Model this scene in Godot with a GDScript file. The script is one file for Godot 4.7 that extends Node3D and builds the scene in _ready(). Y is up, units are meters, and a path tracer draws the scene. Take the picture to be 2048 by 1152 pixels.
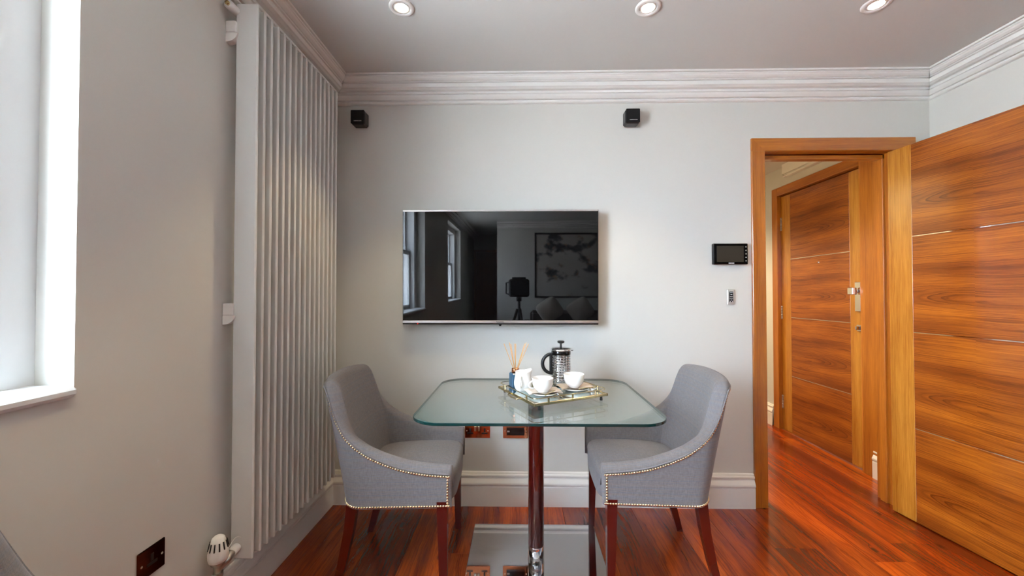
extends Node3D

# ---------------------------------------------------------------- constants of the place (metres)
const XL := -1.1        # left wall face
const XR := 2.37        # right wall face
const ZB := -2.28       # back wall face (television wall)
const ZR := 3.1         # rear wall face (behind the camera)
const HC := 2.46        # ceiling
var M := {}
var used := {}
var rng := RandomNumberGenerator.new()

# ================================================================ mesh helpers
func mb() -> SurfaceTool:
	var st := SurfaceTool.new()
	st.begin(Mesh.PRIMITIVE_TRIANGLES)
	st.set_smooth_group(-1)
	return st

func tri(st: SurfaceTool, a: Vector3, b: Vector3, c: Vector3, out: Vector3, ua := Vector2.ZERO, ub := Vector2.ZERO, uc := Vector2.ZERO) -> void:
	if (b - a).cross(c - a).dot(out) > 0.0:
		st.set_uv(ua); st.add_vertex(a); st.set_uv(uc); st.add_vertex(c); st.set_uv(ub); st.add_vertex(b)
	else:
		st.set_uv(ua); st.add_vertex(a); st.set_uv(ub); st.add_vertex(b); st.set_uv(uc); st.add_vertex(c)

# chamfered box; grain = axis along which the wood grain (texture V) runs
func cbox(st: SurfaceTool, c: Vector3, s: Vector3, b := 0.002, grain := 1, us := 1.0, vs := 1.0, uo := Vector2.ZERO, xf := Transform3D()) -> void:
	var h := s * 0.5
	b = minf(b, minf(h.x, minf(h.y, h.z)) * 0.9)
	var uvf := func(p: Vector3, n: int) -> Vector2:
		var across := 0
		for k in 3:
			if k != grain and k != n:
				across = k
		var al := p[grain] if n != grain else p[(grain + 2) % 3]
		return Vector2(p[across] * us, al * vs) + uo
	var put := func(a: Vector3, d: Vector3, e: Vector3, out: Vector3, n: int) -> void:
		tri(st, xf * (c + a), xf * (c + d), xf * (c + e), xf.basis * out, uvf.call(a, n), uvf.call(d, n), uvf.call(e, n))
	for n in 3:
		var i := (n + 1) % 3
		var j := (n + 2) % 3
		for sg in [-1.0, 1.0]:
			var q := []
			for k in [[-1, -1], [1, -1], [1, 1], [-1, 1]]:
				var p := Vector3.ZERO
				p[n] = sg * h[n]; p[i] = k[0] * (h[i] - b); p[j] = k[1] * (h[j] - b)
				q.append(p)
			var o := Vector3.ZERO
			o[n] = sg
			put.call(q[0], q[1], q[2], o, n); put.call(q[0], q[2], q[3], o, n)
	if b <= 0.0:
		return
	for n in 3:   # edges along axis n
		var i := (n + 1) % 3
		var j := (n + 2) % 3
		for si in [-1.0, 1.0]:
			for sj in [-1.0, 1.0]:
				var p0 := Vector3.ZERO; var p1 := Vector3.ZERO
				p0[i] = si * h[i]; p0[j] = sj * (h[j] - b); p1[i] = si * (h[i] - b); p1[j] = sj * h[j]
				var a0 := p0; var a1 := p0; var b0 := p1; var b1 := p1
				a0[n] = -(h[n] - b); b0[n] = a0[n]; a1[n] = h[n] - b; b1[n] = a1[n]
				var o := Vector3.ZERO
				o[i] = si; o[j] = sj
				put.call(a0, a1, b1, o, i); put.call(a0, b1, b0, o, i)
	for sx in [-1.0, 1.0]:
		for sy in [-1.0, 1.0]:
			for sz in [-1.0, 1.0]:
				put.call(Vector3(sx * h.x, sy * (h.y - b), sz * (h.z - b)), Vector3(sx * (h.x - b), sy * h.y, sz * (h.z - b)), Vector3(sx * (h.x - b), sy * (h.y - b), sz * h.z), Vector3(sx, sy, sz), 0)

# box given by two corners
func bb(st: SurfaceTool, a: Vector3, d: Vector3, b := 0.002, grain := 1, us := 1.0, vs := 1.0, uo := Vector2.ZERO) -> void:
	cbox(st, (a + d) * 0.5, (d - a).abs(), b, grain, us, vs, uo)

# smooth grid surface from rows of points
func grid(st: SurfaceTool, rows: Array, closed := false, flip := false, smooth := true) -> void:
	st.set_smooth_group(0 if smooth else -1)
	for r in rows.size() - 1:
		var A: Array = rows[r]
		var B: Array = rows[r + 1]
		var n := A.size()
		for k in (n if closed else n - 1):
			var l := (k + 1) % n
			var q := [A[k], A[l], B[l], B[k]]
			if flip:
				q = [A[k], B[k], B[l], A[l]]
			var u0 := float(k) / n; var v0 := float(r) / rows.size()
			for t in [[0, 1, 2], [0, 2, 3]]:
				if q[t[0]].distance_squared_to(q[t[1]]) < 1e-14 or q[t[1]].distance_squared_to(q[t[2]]) < 1e-14 or q[t[0]].distance_squared_to(q[t[2]]) < 1e-14:
					continue
				for m in t:
					st.set_uv(Vector2(u0, v0)); st.add_vertex(q[m])
	st.set_smooth_group(-1)

# lathe of (radius, height) points round the y axis at c
func lathe(st: SurfaceTool, prof: Array, seg := 32, c := Vector3.ZERO, basis := Basis(), smooth := true) -> void:
	var rows := []
	for p in prof:
		var row := []
		for k in seg:
			var a := TAU * k / seg
			row.append(c + basis * Vector3(p[0] * cos(a), p[1], p[0] * sin(a)))
		rows.append(row)
	grid(st, rows, true, false, smooth)

# round tube along points
func tube(st: SurfaceTool, pts: Array, r, seg := 10, cap := true) -> void:
	var rows := []
	var prev := Vector3.UP
	for k in pts.size():
		var d: Vector3 = (pts[mini(k + 1, pts.size() - 1)] - pts[maxi(k - 1, 0)]).normalized()
		if k == 0:
			prev = Vector3.UP if absf(d.y) < 0.9 else Vector3.RIGHT
		var s := d.cross(prev).normalized()
		var t := s.cross(d).normalized()
		prev = t
		var row := []
		var rr: float = r[k] if r is Array else r
		for m in seg:
			var a := TAU * m / seg
			row.append(pts[k] + s * cos(a) * rr + t * sin(a) * rr)
		rows.append(row)
	if cap:
		var e0 := []; var e1 := []
		for m in seg:
			e0.append(pts[0]); e1.append(pts[-1])
		rows.push_front(e0); rows.push_back(e1)
	grid(st, rows, true)

# moulding: profile of (out from wall, height), run from p0 to p1, out = direction into the room, mitres lengthen or shorten each end by m * out
func moulding(st: SurfaceTool, prof: Array, p0: Vector3, p1: Vector3, out: Vector3, m0 := 0.0, m1 := 0.0) -> void:
	var d := (p1 - p0).normalized()
	var a := []; var b := []
	for p in prof:
		a.append(p0 + out * p[0] + Vector3.UP * p[1] + d * (m0 * p[0]))
		b.append(p1 + out * p[0] + Vector3.UP * p[1] - d * (m1 * p[0]))
	for k in a.size() - 1:
		var e: Vector3 = a[k + 1] - a[k]
		var o := e.cross(d)
		if o.dot(out) < 0.0 and absf(o.dot(out)) > 1e-6:
			o = -o
		tri(st, a[k], b[k], b[k + 1], o); tri(st, a[k], b[k + 1], a[k + 1], o)
	for e in [a, b]:
		for k in range(1, e.size() - 1):
			tri(st, e[0], e[k], e[k + 1], d if e == b else -d)

# extruded outline: points in the xz plane, from y0 to y1, with an edge chamfer
func slab(st: SurfaceTool, pts: Array, y0: float, y1: float, ch := 0.0, faces := "tbs") -> void:
	var c := Vector2.ZERO
	for p in pts:
		c += p / pts.size()
	var inset := func(p: Vector2) -> Vector2: return p - (p - c).normalized() * ch
	var n := pts.size()
	for k in n:
		var p: Vector2 = pts[k]; var q: Vector2 = pts[(k + 1) % n]
		var pi: Vector2 = inset.call(p); var qi: Vector2 = inset.call(q)
		var o := Vector3(p.x - c.x, 0, p.y - c.y)
		if "t" in faces:
			tri(st, Vector3(c.x, y1, c.y), Vector3(pi.x, y1, pi.y), Vector3(qi.x, y1, qi.y), Vector3.UP)
		if "b" in faces:
			tri(st, Vector3(c.x, y0, c.y), Vector3(pi.x, y0, pi.y), Vector3(qi.x, y0, qi.y), Vector3.DOWN)
		if "s" in faces:
			tri(st, Vector3(p.x, y0 + ch, p.y), Vector3(q.x, y0 + ch, q.y), Vector3(q.x, y1 - ch, q.y), o)
			tri(st, Vector3(p.x, y0 + ch, p.y), Vector3(q.x, y1 - ch, q.y), Vector3(p.x, y1 - ch, p.y), o)
			if ch > 0.0:
				for w in [[y1 - ch, y1, Vector3.UP], [y0 + ch, y0, Vector3.DOWN]]:
					tri(st, Vector3(p.x, w[0], p.y), Vector3(q.x, w[0], q.y), Vector3(qi.x, w[1], qi.y), o + w[2] * 0.01)
					tri(st, Vector3(p.x, w[0], p.y), Vector3(qi.x, w[1], qi.y), Vector3(pi.x, w[1], pi.y), o + w[2] * 0.01)

func round_rect(hx: float, hz: float, r: float, seg := 10) -> Array:
	var out := []
	for q in [[1, 1, 0.0], [-1, 1, PI / 2], [-1, -1, PI], [1, -1, PI * 1.5]]:
		for k in seg + 1:
			var a: float = q[2] + PI / 2 * k / seg
			out.append(Vector2(q[0] * (hx - r) + r * cos(a), q[1] * (hz - r) + r * sin(a)))
	return out

# ================================================================ scene helpers
func numbered(called: String) -> String:
	var n: int = used.get(called, -1) + 1
	used[called] = n
	return called if n == 0 else "%s_%03d" % [called, n]

func part(called: String, st, m: Material, parent: Node3D, at := Vector3.ZERO) -> MeshInstance3D:
	var o := MeshInstance3D.new()
	o.name = called
	if st is SurfaceTool:
		st.generate_normals()
		o.mesh = st.commit()
	else:
		o.mesh = st
	o.material_override = m
	o.position = at
	parent.add_child(o, true)
	return o

func thing(called: String, label: String, category: String, at := Vector3.ZERO, turn := 0.0, group := "") -> Node3D:
	var o := Node3D.new()
	o.name = numbered(called)
	add_child(o)
	o.position = at
	o.rotation.y = turn
	o.set_meta("label", label)
	o.set_meta("category", category)
	if group:
		o.set_meta("group", group)
	return o

func one(called: String, st: SurfaceTool, m: Material, label: String, category: String, at := Vector3.ZERO, group := "") -> MeshInstance3D:
	var o := part(numbered(called), st, m, self, at)
	o.set_meta("label", label)
	o.set_meta("category", category)
	if group:
		o.set_meta("group", group)
	return o

func struct_mesh(called: String, st: SurfaceTool, m: Material, label: String, category: String) -> MeshInstance3D:
	var o := part(called, st, m, self)
	o.set_meta("kind", "structure"); o.set_meta("label", label); o.set_meta("category", category)
	return o

func struct_node(called: String, label: String, category: String, at := Vector3.ZERO, turn := 0.0) -> Node3D:
	var o := Node3D.new()
	o.name = called
	add_child(o)
	o.position = at
	o.rotation.y = turn
	o.set_meta("kind", "structure"); o.set_meta("label", label); o.set_meta("category", category)
	return o

func lettering(words: String, height: float, width: float, m: Material, parent: Node3D, at: Vector3, called := "lettering", deep := 0.0008) -> MeshInstance3D:
	var t := TextMesh.new()
	var f := SystemFont.new()
	f.font_names = PackedStringArray(["Droid Sans"])
	f.font_weight = 700
	t.font = f
	t.text = words
	t.font_size = 32
	t.pixel_size = 0.001
	t.depth = deep
	var o := MeshInstance3D.new()
	o.name = called
	o.mesh = t
	o.material_override = m
	var b := t.get_aabb().size
	o.scale = Vector3(width / maxf(b.x, 0.001), height / maxf(b.y, 0.001), 1.0)
	o.position = at
	parent.add_child(o, true)
	return o

# ================================================================ materials
func mat(c: Color, rough := 0.6, metal := 0.0, spec := 0.5) -> StandardMaterial3D:
	var m := StandardMaterial3D.new()
	m.albedo_color = c
	m.roughness = rough
	m.metallic = metal
	m.metallic_specular = spec
	return m

func image_of(w: int, h: int, data: PackedByteArray) -> ImageTexture:
	return ImageTexture.create_from_image(Image.create_from_data(w, h, false, Image.FORMAT_RGB8, data))

# wood cut: growth rings seen on a board, grain along V; size in metres across and along
func wood(w: int, h: int, across: float, along: float, dark: Color, light: Color, ring: float, seed_: int, arcs: Array, warp: float, fibre: float, lines: float, knots := []) -> ImageTexture:
	var n1 := FastNoiseLite.new(); n1.seed = seed_; n1.frequency = 1.0; n1.noise_type = FastNoiseLite.TYPE_SIMPLEX
	var n2 := FastNoiseLite.new(); n2.seed = seed_ + 7; n2.frequency = 1.0; n2.noise_type = FastNoiseLite.TYPE_SIMPLEX
	var data := PackedByteArray()
	data.resize(w * h * 3)
	var i := 0
	for y in h:
		var Y := along * y / h
		for x in w:
			var X := across * x / w
			var wx := X + warp * n1.get_noise_2d(X * 5.0, Y * 1.3) + warp * 0.25 * n1.get_noise_2d(X * 17.0 + 9.0, Y * 5.0)
			var r := 1e9
			for a in arcs:      # [centre across, start along, opening, phase]
				var dx: float = wx - a[0]
				var dy: float = (Y - a[1]) * a[2]
				r = minf(r, (sqrt(dx * dx + dy * dy + 0.00002) if dy > 0.0 else absf(dx) + 0.0045 - dy * 0.25) + a[3])
			for k in knots:     # [across, along, size]
				var e: float = Vector2((X - k[0]) * 1.0, (Y - k[1]) * 0.45).length() / k[2]
				r += 0.03 * exp(-e * e)
			var t := r / ring
			t += 0.5 * n1.get_noise_2d(X * 3.0 + 40.0, Y * 0.9) + 1.3 * n2.get_noise_2d(t * 0.31, 11.0)
			var f := t - floorf(t)
			var line := smoothstep(0.35, 0.94, f) * (1.0 - smoothstep(0.95, 1.0, f)) * (0.55 + 0.6 * n2.get_noise_2d(t * 0.5 + 50.0, Y * 1.1))
			var band := n2.get_noise_2d(t * 0.19, 3.0)
			var broad := n1.get_noise_2d(X * 7.0 + 80.0, Y * 1.1)
			var fine := n2.get_noise_2d(X * 420.0, Y * 7.0)
			var fine2 := n2.get_noise_2d(X * 130.0 + 5.0, Y * 2.5)
			var v := clampf(0.62 + 0.30 * band + 0.24 * broad - lines * line + fibre * fine + fibre * 0.8 * fine2, 0.0, 1.0)
			var c := dark.lerp(light, v)
			for k in knots:
				var e2: float = Vector2((X - k[0]) * 1.0, (Y - k[1]) * 0.45).length() / k[2]
				c = c.lerp(Color(dark.r * 0.35, dark.g * 0.35, dark.b * 0.4), clampf(1.3 * exp(-e2 * e2 * 5.0) - 0.25 + 0.2 * fine2, 0.0, 0.9))
			data[i] = int(c.r * 255.0); data[i + 1] = int(c.g * 255.0); data[i + 2] = int(c.b * 255.0)
			i += 3
	return image_of(w, h, data)

func fabric_texture() -> Array:
	var n := 256
	var col := PackedByteArray(); var hgt := PackedByteArray()
	col.resize(n * n * 3); hgt.resize(n * n * 3)
	var nz := FastNoiseLite.new(); nz.seed = 3; nz.frequency = 0.09
	var r2 := RandomNumberGenerator.new(); r2.seed = 11
	var warp_t := []; var weft_t := []
	for k in n:
		warp_t.append(r2.randf_range(-1, 1)); weft_t.append(r2.randf_range(-1, 1))
	var i := 0
	for y in n:
		for x in n:
			var over := ((x / 2) + (y / 2)) % 2 == 0
			var th: float = (warp_t[(x / 2) * 2] if over else weft_t[(y / 2) * 2])
			var g: float = 0.50 + 0.022 * th + 0.11 * nz.get_noise_2d(x * 0.25 if not over else x * 3.0, y * 0.25 if over else y * 3.0) + (0.03 if over else -0.03)
			var warm: float = 0.02 * (warp_t[(y / 2 * 2 + 5) % n]) + (0.012 if over else -0.014)
			col[i] = int(clampf(g + warm + 0.006, 0, 1) * 255); col[i + 1] = int(clampf(g - 0.004, 0, 1) * 255); col[i + 2] = int(clampf(g - warm - 0.004, 0, 1) * 255)
			var hh := int(clampf(0.5 + (0.25 if over else -0.25) + 0.05 * th, 0, 1) * 255)
			hgt[i] = hh; hgt[i + 1] = hh; hgt[i + 2] = hh
			i += 3
	return [image_of(n, n, col), image_of(n, n, hgt)]

func wood_mat(t: Texture2D, tint := Color.WHITE, rough := 0.28, coat := 0.5) -> StandardMaterial3D:
	var m := mat(tint, rough)
	m.albedo_texture = t
	m.clearcoat_enabled = coat > 0.0
	m.clearcoat = coat
	m.clearcoat_roughness = 0.12
	return m

func materials() -> void:
	var pn := NoiseTexture2D.new()
	var fn := FastNoiseLite.new(); fn.seed = 5; fn.frequency = 0.03; fn.fractal_octaves = 3
	pn.noise = fn; pn.width = 256; pn.height = 256; pn.seamless = true
	var paint := func(c: Color, rough: float, rel := 0.02) -> StandardMaterial3D:
		var m := mat(c, rough, 0.0, 0.4)
		m.uv1_triplanar = true; m.uv1_world_triplanar = true; m.uv1_scale = Vector3(1.7, 1.7, 1.7)
		m.heightmap_enabled = true; m.heightmap_texture = pn; m.heightmap_scale = rel
		return m
	M.wall = paint.call(Color8(204, 202, 194), 0.75)
	M.ceiling = paint.call(Color8(204, 203, 197), 0.85)
	M.trim = mat(Color8(229, 227, 221), 0.38)
	M.window_white = mat(Color8(214, 215, 214), 0.35)
	M.radiator = mat(Color8(214, 213, 207), 0.42)
	M.white_plastic = mat(Color8(232, 229, 222), 0.4)
	# woods
	var floor_t := wood(512, 1280, 0.8, 2.4, Color8(88, 28, 4), Color8(212, 106, 24), 0.021, 21, [[0.09, 0.3, 0.020, 0.0], [0.30, 1.2, 0.014, 0.4], [0.52, -0.4, 0.010, 0.9], [0.72, 0.8, 0.018, 1.3]], 0.022, 0.15, 0.30, [[0.13, 1.1, 0.02], [0.45, 0.5, 0.024], [0.62, 1.7, 0.018], [0.33, 2.0, 0.016]])
	var tints := [Color8(255, 255, 255), Color8(200, 168, 150), Color8(255, 226, 190), Color8(168, 130, 116), Color8(240, 232, 214), Color8(222, 186, 152)]
	M.planks = []
	for c in tints:
		M.planks.append(wood_mat(floor_t, c, 0.26, 0.3))
	M.sapwood = wood_mat(floor_t, Color8(255, 250, 235), 0.24, 0.45)
	var panel_t := wood(512, 768, 0.52, 0.72, Color8(92, 36, 4), Color8(184, 108, 30), 0.0125, 5, [[0.34, 0.02, 0.11, 0.0], [0.33, 0.24, 0.15, 0.004], [0.06, 0.06, 0.07, 0.3]], 0.008, 0.16, 0.55)
	M.panel = wood_mat(panel_t, Color8(255, 250, 240), 0.28, 0.35)
	var stile_t := wood(256, 1024, 0.16, 2.2, Color8(138, 80, 18), Color8(206, 148, 58), 0.0085, 31, [[-0.10, -9.0, 0.002, 0.0]], 0.008, 0.18, 0.30)
	M.stile = wood_mat(stile_t, Color8(255, 250, 240), 0.26, 0.5)
	M.casing = wood_mat(stile_t, Color8(244, 214, 184), 0.3, 0.4)
	M.door_edge = wood_mat(stile_t, Color8(190, 140, 104), 0.35, 0.2)
	M.mahogany = mat(Color8(74, 14, 9), 0.2)
	M.mahogany.clearcoat_enabled = true; M.mahogany.clearcoat = 0.6; M.mahogany.clearcoat_roughness = 0.06
	# fabric
	var ft := fabric_texture()
	M.fabric = mat(Color8(232, 228, 226), 0.9, 0.0, 0.2)
	M.fabric.albedo_texture = ft[0]
	M.fabric.uv1_triplanar = true; M.fabric.uv1_scale = Vector3(5.5, 5.5, 5.5)
	M.fabric.heightmap_enabled = true; M.fabric.heightmap_texture = ft[1]; M.fabric.heightmap_scale = 0.03
	M.fabric.rim_enabled = true; M.fabric.rim = 0.35; M.fabric.rim_tint = 0.5
	M.cupboard = mat(Color8(64, 64, 66), 0.5)
	M.sofa = mat(Color8(88, 74, 66), 0.9)
	M.cushion = mat(Color8(200, 190, 176), 0.9)
	# metals
	M.chrome = mat(Color8(226, 228, 230), 0.06, 1.0)
	M.base_plate = mat(Color8(214, 216, 220), 0.035, 1.0)
	M.nail = mat(Color8(238, 218, 176), 0.2, 1.0)
	M.brass = mat(Color8(196, 176, 128), 0.22, 1.0)
	M.gold = mat(Color8(222, 204, 160), 0.18, 1.0)
	M.mirror = mat(Color8(222, 232, 230), 0.04, 1.0)
	M.copper = mat(Color8(196, 120, 80), 0.12, 1.0)
	M.bronze = mat(Color8(110, 74, 58), 0.1, 1.0)
	M.pipe_copper = mat(Color8(170, 96, 60), 0.3, 1.0)
	M.nickel = mat(Color8(186, 182, 172), 0.3, 1.0)
	M.bezel = mat(Color8(200, 192, 188), 0.3, 0.85)
	# darks
	M.black = mat(Color8(14, 14, 16), 0.45)
	M.black_gloss = mat(Color8(10, 10, 11), 0.12)
	M.screen = mat(Color8(7, 7, 8), 0.02)
	M.lcd = mat(Color8(58, 52, 44), 0.05)
	M.speaker_cloth = mat(Color8(9, 9, 11), 0.9)
	M.speaker_case = mat(Color8(28, 28, 30), 0.28)
	M.print_white = mat(Color8(225, 225, 225), 0.6)
	M.print_dark = mat(Color8(40, 34, 34), 0.5)
	M.plate_silver = mat(Color8(206, 202, 194), 0.35, 0.6)
	# glass
	M.pane = mat(Color(0.9, 0.97, 0.97, 0.04), 0.0)
	M.pane.transparency = BaseMaterial3D.TRANSPARENCY_ALPHA
	M.glass_top = mat(Color(0.50, 0.86, 0.84, 0.045), 0.0)
	M.glass_top.transparency = BaseMaterial3D.TRANSPARENCY_ALPHA
	M.glass_edge = mat(Color8(8, 44, 42), 0.08)
	M.beaker = mat(Color(0.95, 0.98, 1.0, 0.05), 0.0)
	M.beaker.transparency = BaseMaterial3D.TRANSPARENCY_ALPHA
	M.porcelain = mat(Color8(244, 243, 240), 0.16)
	M.linen = mat(Color8(222, 208, 192), 0.9)
	M.blue_glass = mat(Color8(52, 84, 108), 0.1)
	M.reed = mat(Color8(214, 164, 104), 0.7)
	M.lamp = mat(Color8(255, 246, 228), 0.5)
	M.lamp.emission_enabled = true; M.lamp.emission = Color8(255, 240, 214); M.lamp.emission_energy_multiplier = 6.0
	M.led = mat(Color8(180, 30, 20), 0.4)
	M.led.emission_enabled = true; M.led.emission = Color8(220, 40, 24); M.led.emission_energy_multiplier = 0.5

# ================================================================ camera and light
func view_and_light() -> void:
	var cam := Camera3D.new()
	cam.name = "camera"
	cam.position = Vector3(0, 1.22, 0)
	cam.rotation = Vector3(atan(12.0 / 780.0), atan(14.0 / 780.0), 0)
	cam.fov = rad_to_deg(2.0 * atan(576.0 / 780.0))
	cam.near = 0.02
	cam.current = true
	add_child(cam)
	var env := Environment.new()
	env.background_mode = Environment.BG_SKY
	var sky := Sky.new()
	var ps := ProceduralSkyMaterial.new()
	ps.sky_top_color = Color8(209, 229, 253)
	ps.sky_horizon_color = Color8(205, 220, 239)
	ps.ground_horizon_color = Color8(208, 220, 234)
	ps.ground_bottom_color = Color8(199, 206, 215)
	ps.sun_angle_max = 0.0
	ps.sky_energy_multiplier = 1.0
	sky.sky_material = ps
	env.sky = sky
	env.background_energy_multiplier = 34.0
	env.ambient_light_source = Environment.AMBIENT_SOURCE_DISABLED
	env.tonemap_mode = Environment.TONE_MAPPER_LINEAR
	env.tonemap_exposure = 2.05
	env.sdfgi_enabled = true
	env.ssao_enabled = true
	env.ssil_enabled = true
	var we := WorldEnvironment.new()
	we.name = "sky"
	we.environment = env
	add_child(we)

# ================================================================ the room
const CORNICE := [[0.0, -0.124], [0.016, -0.122], [0.022, -0.117], [0.022, -0.110], [0.016, -0.1095], [0.017, -0.107], [0.030, -0.106], [0.042, -0.098], [0.050, -0.090], [0.044, -0.0885], [0.046, -0.086], [0.054, -0.085], [0.054, -0.074], [0.048, -0.0735], [0.052, -0.070], [0.070, -0.069], [0.080, -0.064], [0.088, -0.062], [0.088, -0.041], [0.081, -0.0405], [0.083, -0.038], [0.095, -0.037], [0.096, -0.033], [0.088, -0.032], [0.102, -0.031], [0.114, -0.026], [0.120, -0.020], [0.124, -0.019], [0.124, -0.0125], [0.117, -0.012], [0.119, -0.0095], [0.131, -0.009], [0.131, 0.0]]
const SKIRTING := [[0.0, 0.192], [0.007, 0.191], [0.011, 0.186], [0.011, 0.181], [0.017, 0.177], [0.018, 0.170], [0.014, 0.162], [0.015, 0.155], [0.022, 0.143], [0.027, 0.134], [0.028, 0.126], [0.025, 0.118], [0.021, 0.116], [0.021, 0.112], [0.025, 0.110], [0.025, 0.0]]

func cornice(called: String, p0: Vector3, p1: Vector3, out: Vector3, label: String, m0 := 1.0, m1 := 1.0) -> void:
	var st := mb()
	moulding(st, CORNICE, p0, p1, out, m0, m1)
	struct_mesh(called, st, M.trim, label, "cornice")

func skirting(called: String, runs: Array, label: String) -> void:
	var st := mb()
	for r in runs:
		moulding(st, SKIRTING, r[0], r[1], r[2], r[3], r[4])
	struct_mesh(called, st, M.trim, label, "baseboard")

func build_window(called: String, z0: float, z1: float, y0: float, y1: float, label: String) -> void:
	var w := struct_node(called, label, "window", Vector3(0, 0, 0))
	var xf := XL - 0.10
	var fw := 0.13
	var st := mb()   # box frame
	bb(st, Vector3(xf - 0.14, y0 - 0.02, z0 - 0.06), Vector3(xf, y1 + 0.06, z0 + fw - 0.045), 0.004)
	bb(st, Vector3(xf - 0.14, y0 - 0.02, z1 - fw + 0.045), Vector3(xf, y1 + 0.06, z1 + 0.06), 0.004)
	bb(st, Vector3(xf - 0.14, y1 - 0.08, z0 + fw - 0.045), Vector3(xf - 0.001, y1 + 0.06, z1 - fw + 0.045), 0.003)
	part("frame", st, M.window_white, w)
	var ym := (y0 + y1) * 0.5
	for s in [[y0 + 0.0, ym + 0.02, xf - 0.05], [ym - 0.02, y1 - 0.07, xf - 0.095]]:
		var ss := mb()
		var a := z0 + fw - 0.05
		var b := z1 - fw + 0.05
		var x0: float = s[2]
		bb(ss, Vector3(x0 - 0.04, s[0], a), Vector3(x0, s[1], a + 0.045), 0.004)
		bb(ss, Vector3(x0 - 0.04, s[0], b - 0.045), Vector3(x0, s[1], b), 0.004)
		bb(ss, Vector3(x0 - 0.039, s[0], a + 0.043), Vector3(x0 - 0.001, s[0] + 0.045, b - 0.043), 0.003)
		bb(ss, Vector3(x0 - 0.039, s[1] - 0.045, a + 0.043), Vector3(x0 - 0.001, s[1], b - 0.043), 0.003)
		var sash := part("sash", ss, M.window_white, w)
		var g := mb()
		bb(g, Vector3(x0 - 0.022, s[0] + 0.04, a + 0.04), Vector3(x0 - 0.018, s[1] - 0.04, b - 0.04), 0.0)
		part("pane", g, M.pane, sash)
	var sl := mb()
	bb(sl, Vector3(xf - 0.02, y0 - 0.028, z0), Vector3(XL + 0.016, y0, z1), 0.009)
	part("sill", sl, M.window_white, w)
	var so := mb()
	bb(so, Vector3(XL - 0.36, y0 - 0.07, z0), Vector3(xf - 0.05, y0 - 0.005, z1), 0.004)
	part("outer_sill", so, M.window_white, w)

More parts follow.
